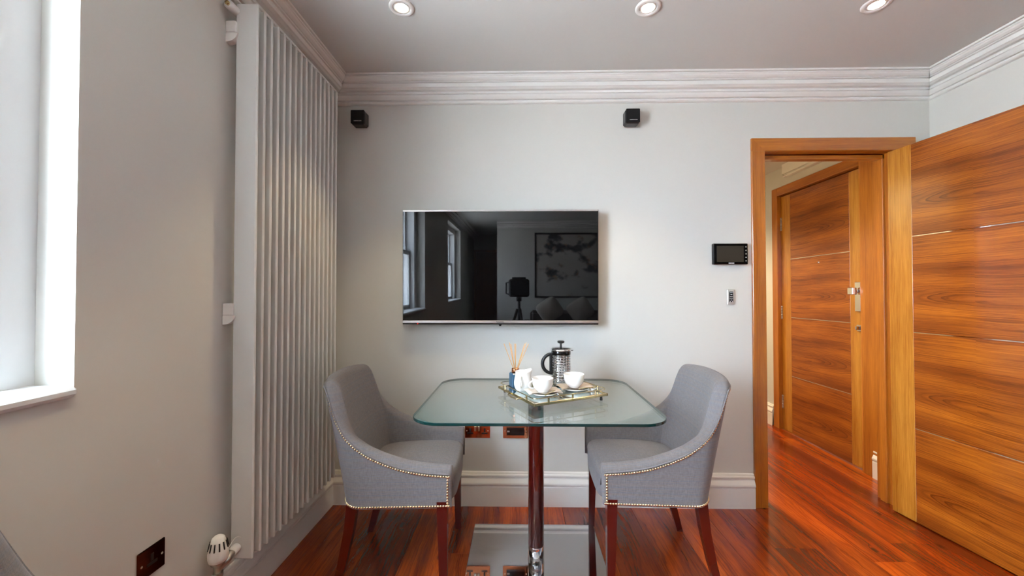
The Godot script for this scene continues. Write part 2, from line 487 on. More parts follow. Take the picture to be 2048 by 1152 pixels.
func build_shell() -> void:
	# floor of boards
	var fl := struct_node("floor", "glossy reddish brown wooden floor of wide boards", "floor")
	var sub := mb()
	bb(sub, Vector3(XL - 0.1, -0.16, -5.1), Vector3(XR + 0.1, -0.021, 5.3), 0.0)
	part("subfloor", sub, M.door_edge, fl)
	var bw := 0.196
	var x0 := 0.246 - bw * 7.0
	# known butt joints: column -> z
	var known := {4: -1.85, 12: -1.915, 13: -2.9, 14: -1.827, 16: -2.07, 11: -1.1, 5: -2.05, 6: -1.3, 3: -1.35}
	var total := 0
	for c in 19:
		var xa := x0 + bw * c
		var xb := minf(xa + bw, XR + 0.02)
		if xb - xa < 0.01:
			continue
		var cuts := [-5.05]
		var j: float = known.get(c, rng.randf_range(-2.9, -0.9))
		var z := j
		while z > -4.6:
			z -= rng.randf_range(1.5, 2.15)
		while z < 5.1:
			if z > -5.0:
				cuts.append(z)
			var nx := z + rng.randf_range(1.5, 2.15)
			z = j if z < j - 0.1 and nx > j - 0.6 else nx
		cuts.append(5.2)
		for k in cuts.size() - 1:
			var za: float = cuts[k]; var zb: float = cuts[k + 1]
			if zb - za < 0.02:
				continue
			if xb < 0.9 and zb < ZB - 0.1:
				continue
			var st := mb()
			var off := Vector2(rng.randf_range(0.13, 0.87), rng.randf_range(0.0, 1.0))
			if zb - za < 2.35:
				off.y = rng.randf_range((zb - za) / 4.8, 1.0 - (zb - za) / 4.8)
			cbox(st, Vector3((xa + xb) / 2, -0.010, (za + zb) / 2), Vector3(xb - xa - 0.0008, 0.02, zb - za - 0.0008), 0.0008, 2, 1.0 / 0.8, 1.0 / 2.4, off)
			part("floor_board", st, M.planks[rng.randi() % M.planks.size()], fl)
			total += 1
	# ceiling
	var st := mb()
	bb(st, Vector3(XL - 0.36, HC, ZB - 0.12), Vector3(XR + 0.15, HC + 0.15, 5.3), 0.0)
	struct_mesh("ceiling", st, M.ceiling, "plain off white ceiling with recessed spotlights", "ceiling")
	st = mb()
	bb(st, Vector3(0.78, 2.36, -5.1), Vector3(XR + 0.15, 2.5, ZB - 0.12), 0.0)
	struct_mesh("ceiling_hall", st, M.ceiling, "white hallway ceiling beyond the doorway", "ceiling")
	# walls
	st = mb()
	bb(st, Vector3(XL - 0.36, 0, ZB - 0.12), Vector3(1.39, HC, ZB), 0.0)
	bb(st, Vector3(2.185, 0, ZB - 0.12), Vector3(XR, HC, ZB), 0.0)
	bb(st, Vector3(1.39, 2.075, ZB - 0.12), Vector3(2.185, HC, ZB), 0.0)
	struct_mesh("wall_back", st, M.wall, "off white wall carrying the television", "wall")
	st = mb()
	var w1 := [-0.948, 0.13]; var w2 := [1.62, 2.9]
	var yb := 0.995; var yt := 2.26
	bb(st, Vector3(XL - 0.36, 0, ZB), Vector3(XL, HC, w1[0]), 0.0)
	bb(st, Vector3(XL - 0.36, 0, w1[1]), Vector3(XL, HC, w2[0]), 0.0)
	bb(st, Vector3(XL - 0.36, 0, w2[1]), Vector3(XL, HC, 5.3), 0.0)
	for w in [w1, w2]:
		bb(st, Vector3(XL - 0.36, 0, w[0]), Vector3(XL, yb - 0.028, w[1]), 0.0)
		bb(st, Vector3(XL - 0.36, yt, w[0]), Vector3(XL, HC, w[1]), 0.0)
	struct_mesh("wall_left", st, M.wall, "off white wall with the window and tall radiator", "wall")
	build_window("window_1", w1[0], w1[1], yb, yt, "white sash window in a deep reveal at the left edge")
	build_window("window_2", w2[0], w2[1], yb, yt, "white sash window seen only mirrored in the television")
	st = mb()
	bb(st, Vector3(XR, 0, -2.66), Vector3(XR + 0.15, HC, 5.3), 0.0)
	bb(st, Vector3(XR, 0, -5.1), Vector3(XR + 0.15, HC, -3.66), 0.0)
	bb(st, Vector3(XR, 2.13, -3.66), Vector3(XR + 0.15, HC, -2.66), 0.0)
	struct_mesh("wall_right", st, M.wall, "off white wall behind the open wooden door", "wall")
	st = mb()
	bb(st, Vector3(-0.42, 0, ZR), Vector3(XR, HC, ZR + 0.15), 0.0)
	bb(st, Vector3(-0.42, 0, ZR + 0.15), Vector3(-0.27, HC, 5.15), 0.0)
	bb(st, Vector3(XL, 0, 5.15), Vector3(-0.27, HC, 5.3), 0.0)
	struct_mesh("wall_rear", st, M.wall, "off white wall with a painting mirrored in the television", "wall")
	st = mb()
	bb(st, Vector3(0.78, 0, -5.1), Vector3(0.9, HC, ZB - 0.12), 0.0)
	bb(st, Vector3(0.9, 0, -5.1), Vector3(XR, HC, -4.98), 0.0)
	struct_mesh("wall_hall", st, M.wall, "off white hallway walls beyond the doorway", "wall")
	# cornices
	cornice("trim_1", Vector3(XL, HC, ZB), Vector3(XR, HC, ZB), Vector3(0, 0, 1), "white stepped cornice above the television wall")
	cornice("trim_2", Vector3(XL, HC, ZB), Vector3(XL, HC, 5.15), Vector3(1, 0, 0), "white stepped cornice above the tall radiator", 1.0, 0.0)
	cornice("trim_3", Vector3(XR, HC, ZB), Vector3(XR, HC, ZR), Vector3(-1, 0, 0), "white stepped cornice above the open wooden door")
	cornice("trim_4", Vector3(-0.42, HC, ZR), Vector3(XR, HC, ZR), Vector3(0, 0, -1), "white stepped cornice above the painting", 0.0, 1.0)
	# skirtings
	skirting("baseboard_back", [[Vector3(XL, 0, ZB), Vector3(1.343, 0, ZB), Vector3(0, 0, 1), 1.0, 0.0], [Vector3(2.277, 0, ZB), Vector3(XR, 0, ZB), Vector3(0, 0, 1), 0.0, 1.0]], "white moulded baseboard below the television")
	skirting("baseboard_left", [[Vector3(XL, 0, ZB), Vector3(XL, 0, 5.15), Vector3(1, 0, 0), 1.0, 0.0]], "white moulded baseboard below the radiator")
	skirting("baseboard_right", [[Vector3(XR, 0, ZB), Vector3(XR, 0, ZR), Vector3(-1, 0, 0), 1.0, 1.0]], "white moulded baseboard behind the open door")
	skirting("baseboard_hall", [[Vector3(XR, 0, ZB - 0.12), Vector3(XR, 0, -2.65), Vector3(-1, 0, 0), 0.0, 0.0], [Vector3(XR, 0, -4.98), Vector3(XR, 0, -3.675), Vector3(-1, 0, 0), 1.0, 0.0]], "white moulded baseboard in the hallway")
	skirting("baseboard_rear", [[Vector3(-0.42, 0, ZR), Vector3(XR, 0, ZR), Vector3(0, 0, -1), 0.0, 1.0]], "white moulded baseboard behind the brown sofa")
	# boxed trunking above the entrance door
	st = mb()
	bb(st, Vector3(XR - 0.05, 2.275, -3.47), Vector3(XR, 2.36, ZB - 0.12), 0.002)
	bb(st, Vector3(XR - 0.032, 2.262, -3.47), Vector3(XR, 2.275, ZB - 0.12), 0.001)
	bb(st, Vector3(XR - 0.044, 2.25, -3.47), Vector3(XR, 2.262, ZB - 0.12), 0.002)
	struct_mesh("trim_5", st, M.trim, "white boxed trunking high on the hallway wall", "trim")

func door_leaf(root: Node3D, length: float, top: float, cuts: Array, s0: float, s1: float, way := 1.0) -> void:
	# leaf along local +z, thickness from x = -0.044 to 0, visible face at x = -0.044
	for z in [[0.0, s0], [length - s1, length]]:
		var st := mb()
		bb(st, Vector3(-0.044, 0, z[0]), Vector3(0, top, z[1]), 0.0012, 1, 1.0 / 0.16, 1.0 / 2.2, Vector2(0.5, 0.5 if z[0] == 0.0 else 0.47))
		part("stile", st, M.stile, root)
	var ys := [0.0] + cuts + [top]
	for k in ys.size() - 1:
		var a: float = ys[k] + (0.002 if k > 0 else 0.0)
		var b: float = ys[k + 1] - (0.002 if k < ys.size() - 2 else 0.0)
		var st := mb()
		var w := length - s0 - s1
		cbox(st, Vector3.ZERO, Vector3(0.044, b - a, w - 0.0006), 0.001, 2, -1.0 / 0.52, way / 0.72, Vector2(0.5, w * 0.5 / 0.72 + 0.005))
		part("panel", st, M.panel, root, Vector3(-0.022, (a + b) / 2, s0 + w / 2))
	for y in cuts:
		var st := mb()
		bb(st, Vector3(-0.0435, y - 0.002, s0), Vector3(-0.0005, y + 0.002, length - s1), 0.0003)
		part("metal_inlay", st, M.chrome, root)

func lever_handle(root: Node3D, at: Vector3) -> void:
	# rose and flat lever on the face at x = -0.044, lever pointing to -z
	var st := mb()
	bb(st, at + Vector3(-0.010, -0.026, -0.026), at + Vector3(0, 0.026, 0.026), 0.002)
	var h := part("lever_handle", st, M.chrome, root)
	st = mb()
	tube(st, [at, at + Vector3(-0.05, 0, 0)], 0.009, 12)
	part("spindle", st, M.chrome, h)
	st = mb()
	bb(st, at + Vector3(-0.056, -0.010, -0.115), at + Vector3(-0.042, 0.010, 0.011), 0.003)
	part("lever", st, M.chrome, h)

func hinge(root: Node3D, at: Vector3, h := 0.1) -> void:
	var st := mb()
	for k in 5:
		tube(st, [at + Vector3(0, -h / 2 + h / 5 * k + 0.0008, 0), at + Vector3(0, -h / 2 + h / 5 * (k + 1) - 0.0008, 0)], 0.007, 10)
	part("hinge", st, M.nickel, root)

func build_doors() -> void:
	var cuts := [0.496, 1.008, 1.524]
	# casing and lining of the doorway
	var f := struct_node("trim_6", "walnut door casing with mitred corners around the doorway", "door frame")
	var z1 := ZB + 0.016
	var us := 1.0 / 0.16
	var vs := 1.0 / 2.2
	for s in [[1.345, 1.42], [2.155, 2.277]]:
		var st := mb()
		bb(st, Vector3(s[0], 0, ZB), Vector3(s[1], 2.046 + 0.0, z1), 0.002, 1, us, vs, Vector2(0.3, 0.5))
		if s[0] < 2.0:
			# mitred top end
			tri(st, Vector3(1.345, 2.046, z1), Vector3(1.42, 2.046, z1), Vector3(1.345, 2.121, z1), Vector3(0, 0, 1), Vector2(0.07, 0.95), Vector2(0.53, 0.95), Vector2(0.07, 0.99))
		part("casing", st, M.casing, f)
	var st := mb()
	bb(st, Vector3(1.345, 2.046, ZB), Vector3(2.277, 2.121, z1 - 0.0006), 0.002, 0, us, 1.0 / 2.2, Vector2(0.5, 0.5))
	part("head_casing", st, M.casing, f)
	for s in [[1.388, 1.4195, 1.4195, 1.434], [2.157, 2.187, 2.143, 2.157]]:
		st = mb()
		bb(st, Vector3(s[0], 0, ZB - 0.125), Vector3(s[1], 2.076, ZB), 0.001, 1, us, vs, Vector2(0.4, 0.5))
		var j := part("jamb", st, M.casing, f)
		st = mb()
		bb(st, Vector3(s[2], 0, ZB - 0.092), Vector3(s[3], 2.046, ZB - 0.05), 0.002, 1, us, vs, Vector2(0.7, 0.5))
		part("door_stop", st, M.casing, j)
	st = mb()
	bb(st, Vector3(1.42, 2.046, ZB - 0.125), Vector3(2.157, 2.076, ZB), 0.001, 0, us, vs, Vector2(0.5, 0.5))
	var hd := part("head_lining", st, M.casing, f)
	st = mb()
	bb(st, Vector3(1.42, 2.018, ZB - 0.092), Vector3(2.157, 2.046, ZB - 0.05), 0.002, 0, us, vs, Vector2(0.3, 0.5))
	part("door_stop", st, M.casing, hd)
	st = mb()
	bb(st, Vector3(1.434, 2.040, ZB - 0.05), Vector3(2.143, 2.046, ZB - 0.044), 0.001)
	part("seal_strip", st, M.bronze, hd)
	# open door
	var d := struct_node("door_1", "open walnut door with four grained panels and metal inlay strips", "door", Vector3(2.146, 0.006, -2.256), deg_to_rad(5.2))
	door_leaf(d, 0.745, 2.022, cuts, 0.121, 0.121, -1.0)
	lever_handle(d, Vector3(-0.044, 1.035, 0.705))
	for y in [0.22, 1.0, 1.8]:
		hinge(d, Vector3(0.006, y, 0.0))
	# entrance door in the hall wall
	var f2 := struct_node("trim_7", "dark walnut frame around the closed hallway door", "door frame")
	for z in [[-3.665, -3.592], [-2.735, -2.60]]:
		st = mb()
		bb(st, Vector3(XR - 0.016, 0, z[0]), Vector3(XR + 0.10, 2.185, z[1]), 0.002, 1, us, vs, Vector2(0.35, 0.5))
		part("casing", st, M.casing, f2)
	st = mb()
	bb(st, Vector3(XR - 0.0165, 2.112, -3.592), Vector3(XR + 0.10, 2.185, -2.735), 0.002, 2, us, vs, Vector2(0.35, 0.5))
	part("head_casing", st, M.casing, f2)
	st = mb()
	bb(st, Vector3(XR + 0.066, 0, -3.60), Vector3(XR + 0.10, 2.13, -3.56), 0.001)
	bb(st, Vector3(XR + 0.066, 0, -2.76), Vector3(XR + 0.10, 2.13, -2.72), 0.001)
	bb(st, Vector3(XR + 0.066, 2.08, -3.60), Vector3(XR + 0.10, 2.13, -2.72), 0.001)
	part("door_stop", st, M.casing, f2)
	st = mb()
	bb(st, Vector3(XR + 0.0, -0.03, -3.66), Vector3(XR + 0.15, 0.0015, -2.66), 0.001)
	part("threshold", st, M.door_edge, f2)
	var e := struct_node("door_2", "closed walnut entrance door with chrome latch in the hallway", "door", Vector3(XR + 0.064, 0.003, -3.59))
	door_leaf(e, 0.853, 2.10, [0.496, 1.010, 1.524], 0.117, 0.122)
	for y in [0.245, 1.05, 1.85]:
		hinge(e, Vector3(-0.048, y, 0.004), 0.12)
	st = mb()
	lathe(st, [[0.0, 0.006], [0.007, 0.006], [0.010, 0.0], [0.010, -0.002]], 16, Vector3(-0.044, 1.468, 0.44), Basis(Vector3(0, 0, 1), PI / 2))
	part("peephole", st, M.chrome, e)
	st = mb()
	bb(st, Vector3(-0.062, 1.095, 0.79), Vector3(-0.044, 1.30, 0.835), 0.002)
	var pl := part("latch_plate", st, M.chrome, e)
	st = mb()
	tube(st, [Vector3(-0.06, 1.236, 0.812), Vector3(-0.085, 1.236, 0.812)], 0.012, 14)
	bb(st, Vector3(-0.115, 1.212, 0.79), Vector3(-0.082, 1.262, 0.835), 0.004)
	part("knob", st, M.chrome, pl)
	st = mb()
	bb(st, Vector3(-0.052, 0.955, 0.79), Vector3(-0.044, 1.0, 0.835), 0.002)
	var lk := part("deadlock", st, M.chrome, e)
	st = mb()
	bb(st, Vector3(-0.078, 0.966, 0.806), Vector3(-0.05, 0.992, 0.818), 0.003)
	part("thumb_turn", st, M.chrome, lk)

# ================================================================ radiator
func build_radiator() -> void:
	var r := thing("radiator", "tall white vertical radiator of sixteen flat fins beside the window", "radiator", Vector3(0, 0, 0))
	var y0 := 0.243; var y1 := 2.315
	var zn := -1.432; var zf := -2.068
	for k in 16:
		var z := lerpf(zn, zf, k / 15.0)
		var st := mb()
		cbox(st, Vector3(0, 0, 0), Vector3(0.083, y1 - y0, 0.0125), 0.004)
		part("fin", st, M.radiator, r, Vector3(-1.0235, (y0 + y1) / 2, z - 0.0075))
	for y in [0.32, 2.24]:
		var st := mb()
		tube(st, [Vector3(-1.04, y, zn - 0.01), Vector3(-1.04, y, zf - 0.01)], 0.017, 14)
		part("collector_tube", st, M.radiator, r)
	for b in [[2.20, zn - 0.005], [1.14, zn - 0.005], [0.42, zn - 0.06], [2.20, zf + 0.06]]:
		var st := mb()
		var y: float = b[0]; var z: float = b[1]
		# curved cheek
		var pts := []
		for k in 9:
			var a := PI / 2 * k / 8
			pts.append(Vector2(-1.099 + 0.045 * sin(a), y - 0.034 * cos(a)))
		bb(st, Vector3(-1.099, y, z - 0.018), Vector3(-1.06, y + 0.045, z + 0.012), 0.003)
		for k in 8:
			for s in [z - 0.014, z + 0.010]:
				tri(st, Vector3(-1.099, y, s), Vector3(pts[k].x, pts[k].y, s), Vector3(pts[k + 1].x, pts[k + 1].y, s), Vector3(0, 0, s - z))
			tri(st, Vector3(pts[k].x, pts[k].y, z - 0.014), Vector3(pts[k + 1].x, pts[k + 1].y, z - 0.014), Vector3(pts[k + 1].x, pts[k + 1].y, z + 0.010), Vector3(1, -1, 0))
			tri(st, Vector3(pts[k].x, pts[k].y, z - 0.014), Vector3(pts[k + 1].x, pts[k + 1].y, z + 0.010), Vector3(pts[k].x, pts[k].y, z + 0.010), Vector3(1, -1, 0))
		part("wall_bracket", st, M.white_plastic, r)
	# vent at the top, valve at the bottom
	var st := mb()
	tube(st, [Vector3(-1.066, 2.285, -1.45), Vector3(-1.066, 2.285, -1.395)], 0.016, 16)
	var vent := part("vent_plug", st, M.radiator, r)
	st = mb()
	tube(st, [Vector3(-1.066, 2.285, -1.397), Vector3(-1.066, 2.285, -1.388)], 0.008, 12)
	part("vent_screw", st, M.brass, vent)
	var c := Vector3(-1.054, 0, -1.362)
	st = mb()
	lathe(st, [[0.0, 0.373], [0.012, 0.372], [0.019, 0.366], [0.0235, 0.352], [0.029, 0.328], [0.030, 0.322], [0.031, 0.318], [0.031, 0.300], [0.028, 0.288], [0.0, 0.287]], 28, c)
	var head := part("valve_head", st, M.white_plastic, r)
	for k in 12:
		var a := TAU * (k + 0.5) / 12
		st = mb()
		var d := Vector3(cos(a), 0, sin(a))
		tube(st, [c + d * 0.0242 + Vector3(0, 0.355, 0), c + d * 0.0295 + Vector3(0, 0.330, 0)], 0.0022, 6)
		part("vent_slot", st, M.black, head)
	st = mb()
	lathe(st, [[0.0, 0.288], [0.021, 0.288], [0.022, 0.284], [0.022, 0.276], [0.014, 0.272], [0.012, 0.262], [0.012, 0.24], [0.0, 0.24]], 20, c)
	tube(st, [c + Vector3(0, 0.258, 0), c + Vector3(0.012, 0.272, -0.03), c + Vector3(0.014, 0.285, -0.05)], 0.013, 12)
	lathe(st, [[0.0, 0.245], [0.017, 0.245], [0.017, 0.23], [0.0, 0.23]], 6, c, Basis(), false)
	part("valve_body", st, M.nickel, r)
	st = mb()
	tube(st, [c + Vector3(0.014, 0.285, -0.046), c + Vector3(0.014, 0.287, -0.085)], 0.016, 14)
	part("connector", st, M.white_plastic, r)
	st = mb()
	tube(st, [c + Vector3(0, 0.236, 0), c + Vector3(0, 0.0, 0)], 0.0085, 12)
	part("pipe", st, M.pipe_copper, r)
	st = mb()
	var wire := []
	for k in 9:
		var a := PI * k / 8
		wire.append(c + Vector3(0.026 + 0.004 * k / 8.0, 0.318 + 0.02 * sin(a), -0.012 - 0.065 * k / 8.0))
	tube(st, wire, 0.0012, 6)
	part("tie_wire", st, M.white_plastic, r)

# ================================================================ chairs
func h_top(u: float) -> float:
	var t := [[0.0, 0.528], [0.05, 0.532], [0.12, 0.541], [0.19, 0.556], [0.255, 0.580], [0.303, 0.607], [0.343, 0.644], [0.370, 0.684], [0.391, 0.735], [0.405, 0.790], [0.416, 0.836], [0.428, 0.856], [0.445, 0.863], [0.50, 0.868], [0.57, 0.872], [0.635, 0.874], [0.75, 0.874]]
	for k in t.size() - 1:
		if u <= t[k + 1][0]:
			var f: float = (u - t[k][0]) / (t[k + 1][0] - t[k][0])
			var p0: float = t[maxi(k - 1, 0)][1]; var p1: float = t[k][1]; var p2: float = t[k + 1][1]; var p3: float = t[mini(k + 2, t.size() - 1)][1]
			return 0.5 * (2 * p1 + (p2 - p0) * f + (2 * p0 - 5 * p1 + 4 * p2 - p3) * f * f + (3 * p1 - p0 - 3 * p2 + p3) * f * f * f) if k > 0 else lerpf(p1, p2, f)
	return t[-1][1]

func plan_points() -> Array:
	# outer plan of the shell, from the front of one arm round the back to the other: [point, arc length from the nearer front]
	var half := []
	var w := 0.262
	var n := 14
	for k in n:
		half.append(Vector2(0.243 - 0.343 * k / n, w - 0.006 * (1.0 - k / float(n)) ))
	for k in 42:
		var a := PI / 2 * k / 41
		half.append(Vector2(-0.10 - 0.112 * pow(sin(a), 2.0 / 2.5), w * pow(maxf(cos(a), 0.0), 2.0 / 2.5)))
	var full := half.duplicate()
	for k in range(half.size() - 2, -1, -1):
		full.append(Vector2(half[k].x, -half[k].y))
	var cv := Curve2D.new()
	for p in full:
		cv.add_point(p)
	cv.bake_interval = 0.004
	var total := cv.get_baked_length()
	var out := []
	for k in 161:
		var l := total * k / 160.0
		out.append([cv.sample_baked(l), minf(l, total - l)])
	return out

func shell_point(pl: Array, k: int, inward: float, y: float) -> Vector3:
	var p: Vector2 = pl[k][0]
	var d: Vector2 = (pl[mini(k + 1, pl.size() - 1)][0] - pl[maxi(k - 1, 0)][0]).normalized()
	var nrm := Vector2(-d.y, d.x)
	if nrm.dot(Vector2(0.05, 0) - p) < 0.0:
		nrm = -nrm
	var q := p + nrm * inward
	var back := smoothstep(0.05, -0.19, p.x)
	var t := clampf((y - 0.37) / 0.515, 0.0, 1.1)
	q.x -= 0.108 * back * pow(t, 1.08)
	q.y *= 1.0 - 0.05 * t * back
	return Vector3(q.x, y, q.y)

func build_chair() -> Node3D:
	var c := thing("dining_chair", "grey fabric dining chair left of the glass table, nearest the radiator", "chair", Vector3.ZERO, 0.0, "grey studded dining chairs")
	var pl := plan_points()
	var n := pl.size()
	var yb := 0.371
	# upholstered shell: back and arms in one sweep
	var st := mb()
	var rows := []
	var T := 0.058
	for k in n:
		var u: float = pl[k][1]
		var h := h_top(u)
		var row := []
		for j in 9:
			row.append(shell_point(pl, k, 0.0, lerpf(yb, h - 0.030, j / 8.0)))
		for j in range(1, 10):
			var a := PI * j / 10.0
			row.append(shell_point(pl, k, T * 0.5 - T * 0.5 * cos(a), h - 0.030 + 0.030 * sin(a)))
		for j in 9:
			var tt := j / 8.0
			row.append(shell_point(pl, k, T + 0.012 * tt + 0.012 * sin(PI * tt) * smoothstep(0.35, 0.6, u), lerpf(h - 0.030, 0.42, tt)))
		rows.append(row)
	# rounded front ends of the arms
	for e in [0, 1]:
		var src: Array = rows[0] if e == 0 else rows[-1]
		var mid := Vector3.ZERO
		for p in src:
			mid += p / src.size()
		var r1 := []; var r2 := []
		for p in src:
			r1.append(mid + (p - mid) * Vector3(1, 0.97, 0.86) + Vector3(0.010, 0, 0))
			r2.append(mid + Vector3(0.012, 0, 0) + (p - mid) * Vector3(0, 0.0, 0.0))
		if e == 0:
			rows.push_front(r1); rows.push_front(r2)
		else:
			rows.push_back(r1); rows.push_back(r2)
	grid(st, rows)
	part("backrest", st, M.fabric, c)
	# seat: crowned pad between the arms with a rolled front
	st = mb()
	rows = []
	for i in 25:
		var s := i / 24.0
		var row := []
		for k in 41:
			var a := TAU * k / 40
			var sq := Vector2(signf(cos(a)) * pow(absf(cos(a)), 0.36), signf(sin(a)) * pow(absf(sin(a)), 0.36))
			var prof_r: float; var prof_y: float
			if s < 0.35:      # up the sides
				prof_r = 1.0 - 0.035 * (1.0 - s / 0.35) * 0.3; prof_y = lerpf(0.364, 0.452, s / 0.35)
			elif s < 0.6:
				var b := (s - 0.35) / 0.25 * PI / 2
				prof_r = 1.0 - 0.10 * (1.0 - cos(b)); prof_y = 0.452 + 0.022 * sin(b)
			else:
				var b2 := (s - 0.6) / 0.4
				prof_r = 0.90 * (1.0 - b2); prof_y = 0.474 + 0.024 * sin(b2 * PI / 2)
			row.append(Vector3(0.052 + sq.x * 0.208 * prof_r, prof_y - 0.012 * smoothstep(0.10, -0.18, 0.052 + sq.x * 0.208 * prof_r), sq.y * 0.211 * prof_r))
		rows.append(row)
	grid(st, rows, false, true)
	part("seat", st, M.fabric, c)
	# front apron under the seat
	st = mb()
	cbox(st, Vector3(0.045, 0.383, 0), Vector3(0.38, 0.03, 0.42), 0.004)
	part("seat_frame", st, M.fabric, c)
	# piping above the nail line
	var pip := []; var nails := []
	for k in n:
		var u2: float = pl[k][1]
		pip.append(shell_point(pl, k, -0.0015, h_top(u2) - 0.0265))
	st = mb()
	tube(st, pip, 0.0032, 6)
	part("piping", st, M.fabric, c)
	# nailhead trim
	var line := []
	for k in n:
		line.append(shell_point(pl, k, -0.001, h_top(pl[k][1]) - 0.035))
	nails.append(line)
	line = []
	for k in n:
		line.append(shell_point(pl, k, -0.001, yb + 0.008))
	nails.append(line)
	for k in [0, n - 1]:
		line = []
		for j in 9:
			var q := shell_point(pl, k, -0.001, lerpf(yb + 0.008, 0.492, j / 8.0))
			line.append(q + Vector3(-0.006, 0, 0))
		nails.append(line)
	st = mb()
	for ln in nails:
		var cv := Curve3D.new()
		for p in ln:
			cv.add_point(p)
		var L := cv.get_baked_length()
		var cnt := int(L / 0.0106)
		for k in cnt + 1:
			var p := cv.sample_baked(L * k / cnt)
			var o := Vector3(minf(p.x + 0.05, 0.0) * 1.6, 0, p.z).normalized()
			if p.x > -0.1:
				o = Vector3(0, 0, signf(p.z))
			var bs := Basis(Quaternion(Vector3.UP, o))
			lathe(st, [[0.0050, -0.0005], [0.0045, 0.0022], [0.0026, 0.0038], [0.0, 0.0044]], 8, p, bs)
	var nh := part("nailhead_trim", st, M.nail, c)
	nh.set_meta("kind", "stuff"); nh.set_meta("label", "row of small brass nailheads")
	# legs
	for s in [-1.0, 1.0]:
		for q in [[0.215, 0.222, 0.236, 0.243], [-0.150, -0.226, 0.205, 0.222]]:
			st = mb()
			var a0 := 0.021; var a1 := 0.014
			var top := []; var bot := []
			for k in [[-1, -1], [1, -1], [1, 1], [-1, 1]]:
				top.append(Vector3(q[0] + k[0] * a0, 0.395, s * q[2] + k[1] * a0))
				bot.append(Vector3(q[1] + k[0] * a1, 0.0, s * q[3] + k[1] * a1))
			var rws := []
			for t in [0.0, 0.33, 0.66, 1.0]:
				var rr := []
				for k in 4:
					var v: Vector3 = bot[k].lerp(top[k], t)
					if q[0] < 0.0:
						v.x += 0.012 * sin(PI * t) * 1.0
					rr.append(v)
				rws.append(rr)
			grid(st, rws, true, true, false)
			tri(st, bot[0], bot[1], bot[2], Vector3.DOWN); tri(st, bot[0], bot[2], bot[3], Vector3.DOWN)
			part("leg", st, M.mahogany, c)
	return c

func copy_of(o: Node3D, at: Vector3, turn: float, label: String) -> Node3D:
	var c: Node3D = o.duplicate()
	c.name = numbered("dining_chair")
	add_child(c)
	c.position = at
	c.rotation.y = turn
	c.set_meta("label", label)
	return c

# ================================================================ table
func build_table() -> void:
	var t := thing("dining_table", "square glass topped pedestal table between the two grey chairs", "table", Vector3(0.077, 0, -1.80))
	var outline := round_rect(0.49, 0.378, 0.115, 12)
	var st := mb()
	slab(st, outline, 0.7395, 0.75, 0.0, "tb")
	var g := part("glass_top", st, M.glass_top, t)
	g.set_meta("label", "clear greenish glass table top")
	st = mb()
	slab(st, outline, 0.7392, 0.7503, 0.0014, "s")
	var e := part("polished_edge", st, M.glass_edge, g)
	e.set_meta("label", "dark green polished glass edge")
	st = mb()
	lathe(st, [[0.0, 0.7383], [0.044, 0.7383], [0.045, 0.736], [0.045, 0.728], [0.036, 0.724], [0.0355, 0.70], [0.0355, 0.086], [0.0, 0.086]], 40, Vector3(0, 0, 0.015))
	part("column", st, M.mahogany, t)
	st = mb()
	lathe(st, [[0.0, 0.088], [0.0358, 0.088], [0.0366, 0.086], [0.0366, 0.0152], [0.0, 0.0152]], 40, Vector3(0, 0, 0.015))
	part("chrome_sleeve", st, M.chrome, t)
	st = mb()
	cbox(st, Vector3(0, 0.0075, -0.036), Vector3(0.617, 0.015, 0.452), 0.0015)
	part("base_plate", st, M.base_plate, t)

# ================================================================ wall things
func build_tv() -> void:
	var t := thing("television", "flat screen television with silver bezel mounted on the wall", "television", Vector3(-0.107, 1.374, -2.205))
	t.rotation.x = 0.014
	var w := 1.108; var h := 0.645
	var st := mb()
	bb(st, Vector3(-w / 2 + 0.001, -h / 2 + 0.001, -0.030), Vector3(w / 2 - 0.001, h / 2 - 0.001, -0.004), 0.004)
	bb(st, Vector3(-0.36, -0.25, -0.052), Vector3(0.36, 0.18, -0.028), 0.01)
	part("housing", st, M.black, t)
	st = mb()
	bb(st, Vector3(-0.16, -0.12, -0.071), Vector3(0.16, 0.12, -0.05), 0.003)
	part("wall_bracket", st, M.black, t)
	st = mb()
	bb(st, Vector3(-w / 2 + 0.004, -h / 2 + 0.018, -0.006), Vector3(w / 2 - 0.004, h / 2 - 0.009, 0.0), 0.0)
	part("screen", st, M.screen, t)
	st = mb()
	bb(st, Vector3(-w / 2, h / 2 - 0.009, -0.012), Vector3(w / 2, h / 2, 0.003), 0.0015)
	part("top_bezel", st, M.bezel, t)
	st = mb()
	bb(st, Vector3(-w / 2, -h / 2 + 0.003, -0.012), Vector3(w / 2, -h / 2 + 0.0185, 0.004), 0.002)
	var bz := part("bottom_bezel", st, M.bezel, t)
	for s in [-1.0, 1.0]:
		st = mb()
		bb(st, Vector3(s * w / 2, -h / 2 + 0.003, -0.012), Vector3(s * (w / 2 - 0.0045), h / 2, 0.003), 0.001)
		part("side_bezel", st, M.black_gloss, t)
	st = mb()
	bb(st, Vector3(-w / 2, -h / 2 - 0.004, -0.02), Vector3(w / 2, -h / 2 + 0.0035, 0.002), 0.001)
	part("lower_strip", st, M.black_gloss, t)
	lettering("Panasonic", 0.0085, 0.042, M.print_dark, bz, Vector3(0.0, -h / 2 + 0.0108, 0.0042), "maker_name")
	st = mb()
	lathe(st, [[0.0, -0.009], [0.006, -0.007], [0.0085, -0.002], [0.0085, 0.004], [0.0, 0.004]], 16, Vector3(0.0, -h / 2 - 0.005, -0.006))
	part("remote_sensor", st, M.black_gloss, t)
	st = mb()
	bb(st, Vector3(-w / 2 + 0.083, -h / 2 - 0.0025, 0.0), Vector3(-w / 2 + 0.089, -h / 2 + 0.0035, 0.0032), 0.0008)
	part("standby_light", st, M.led, t)

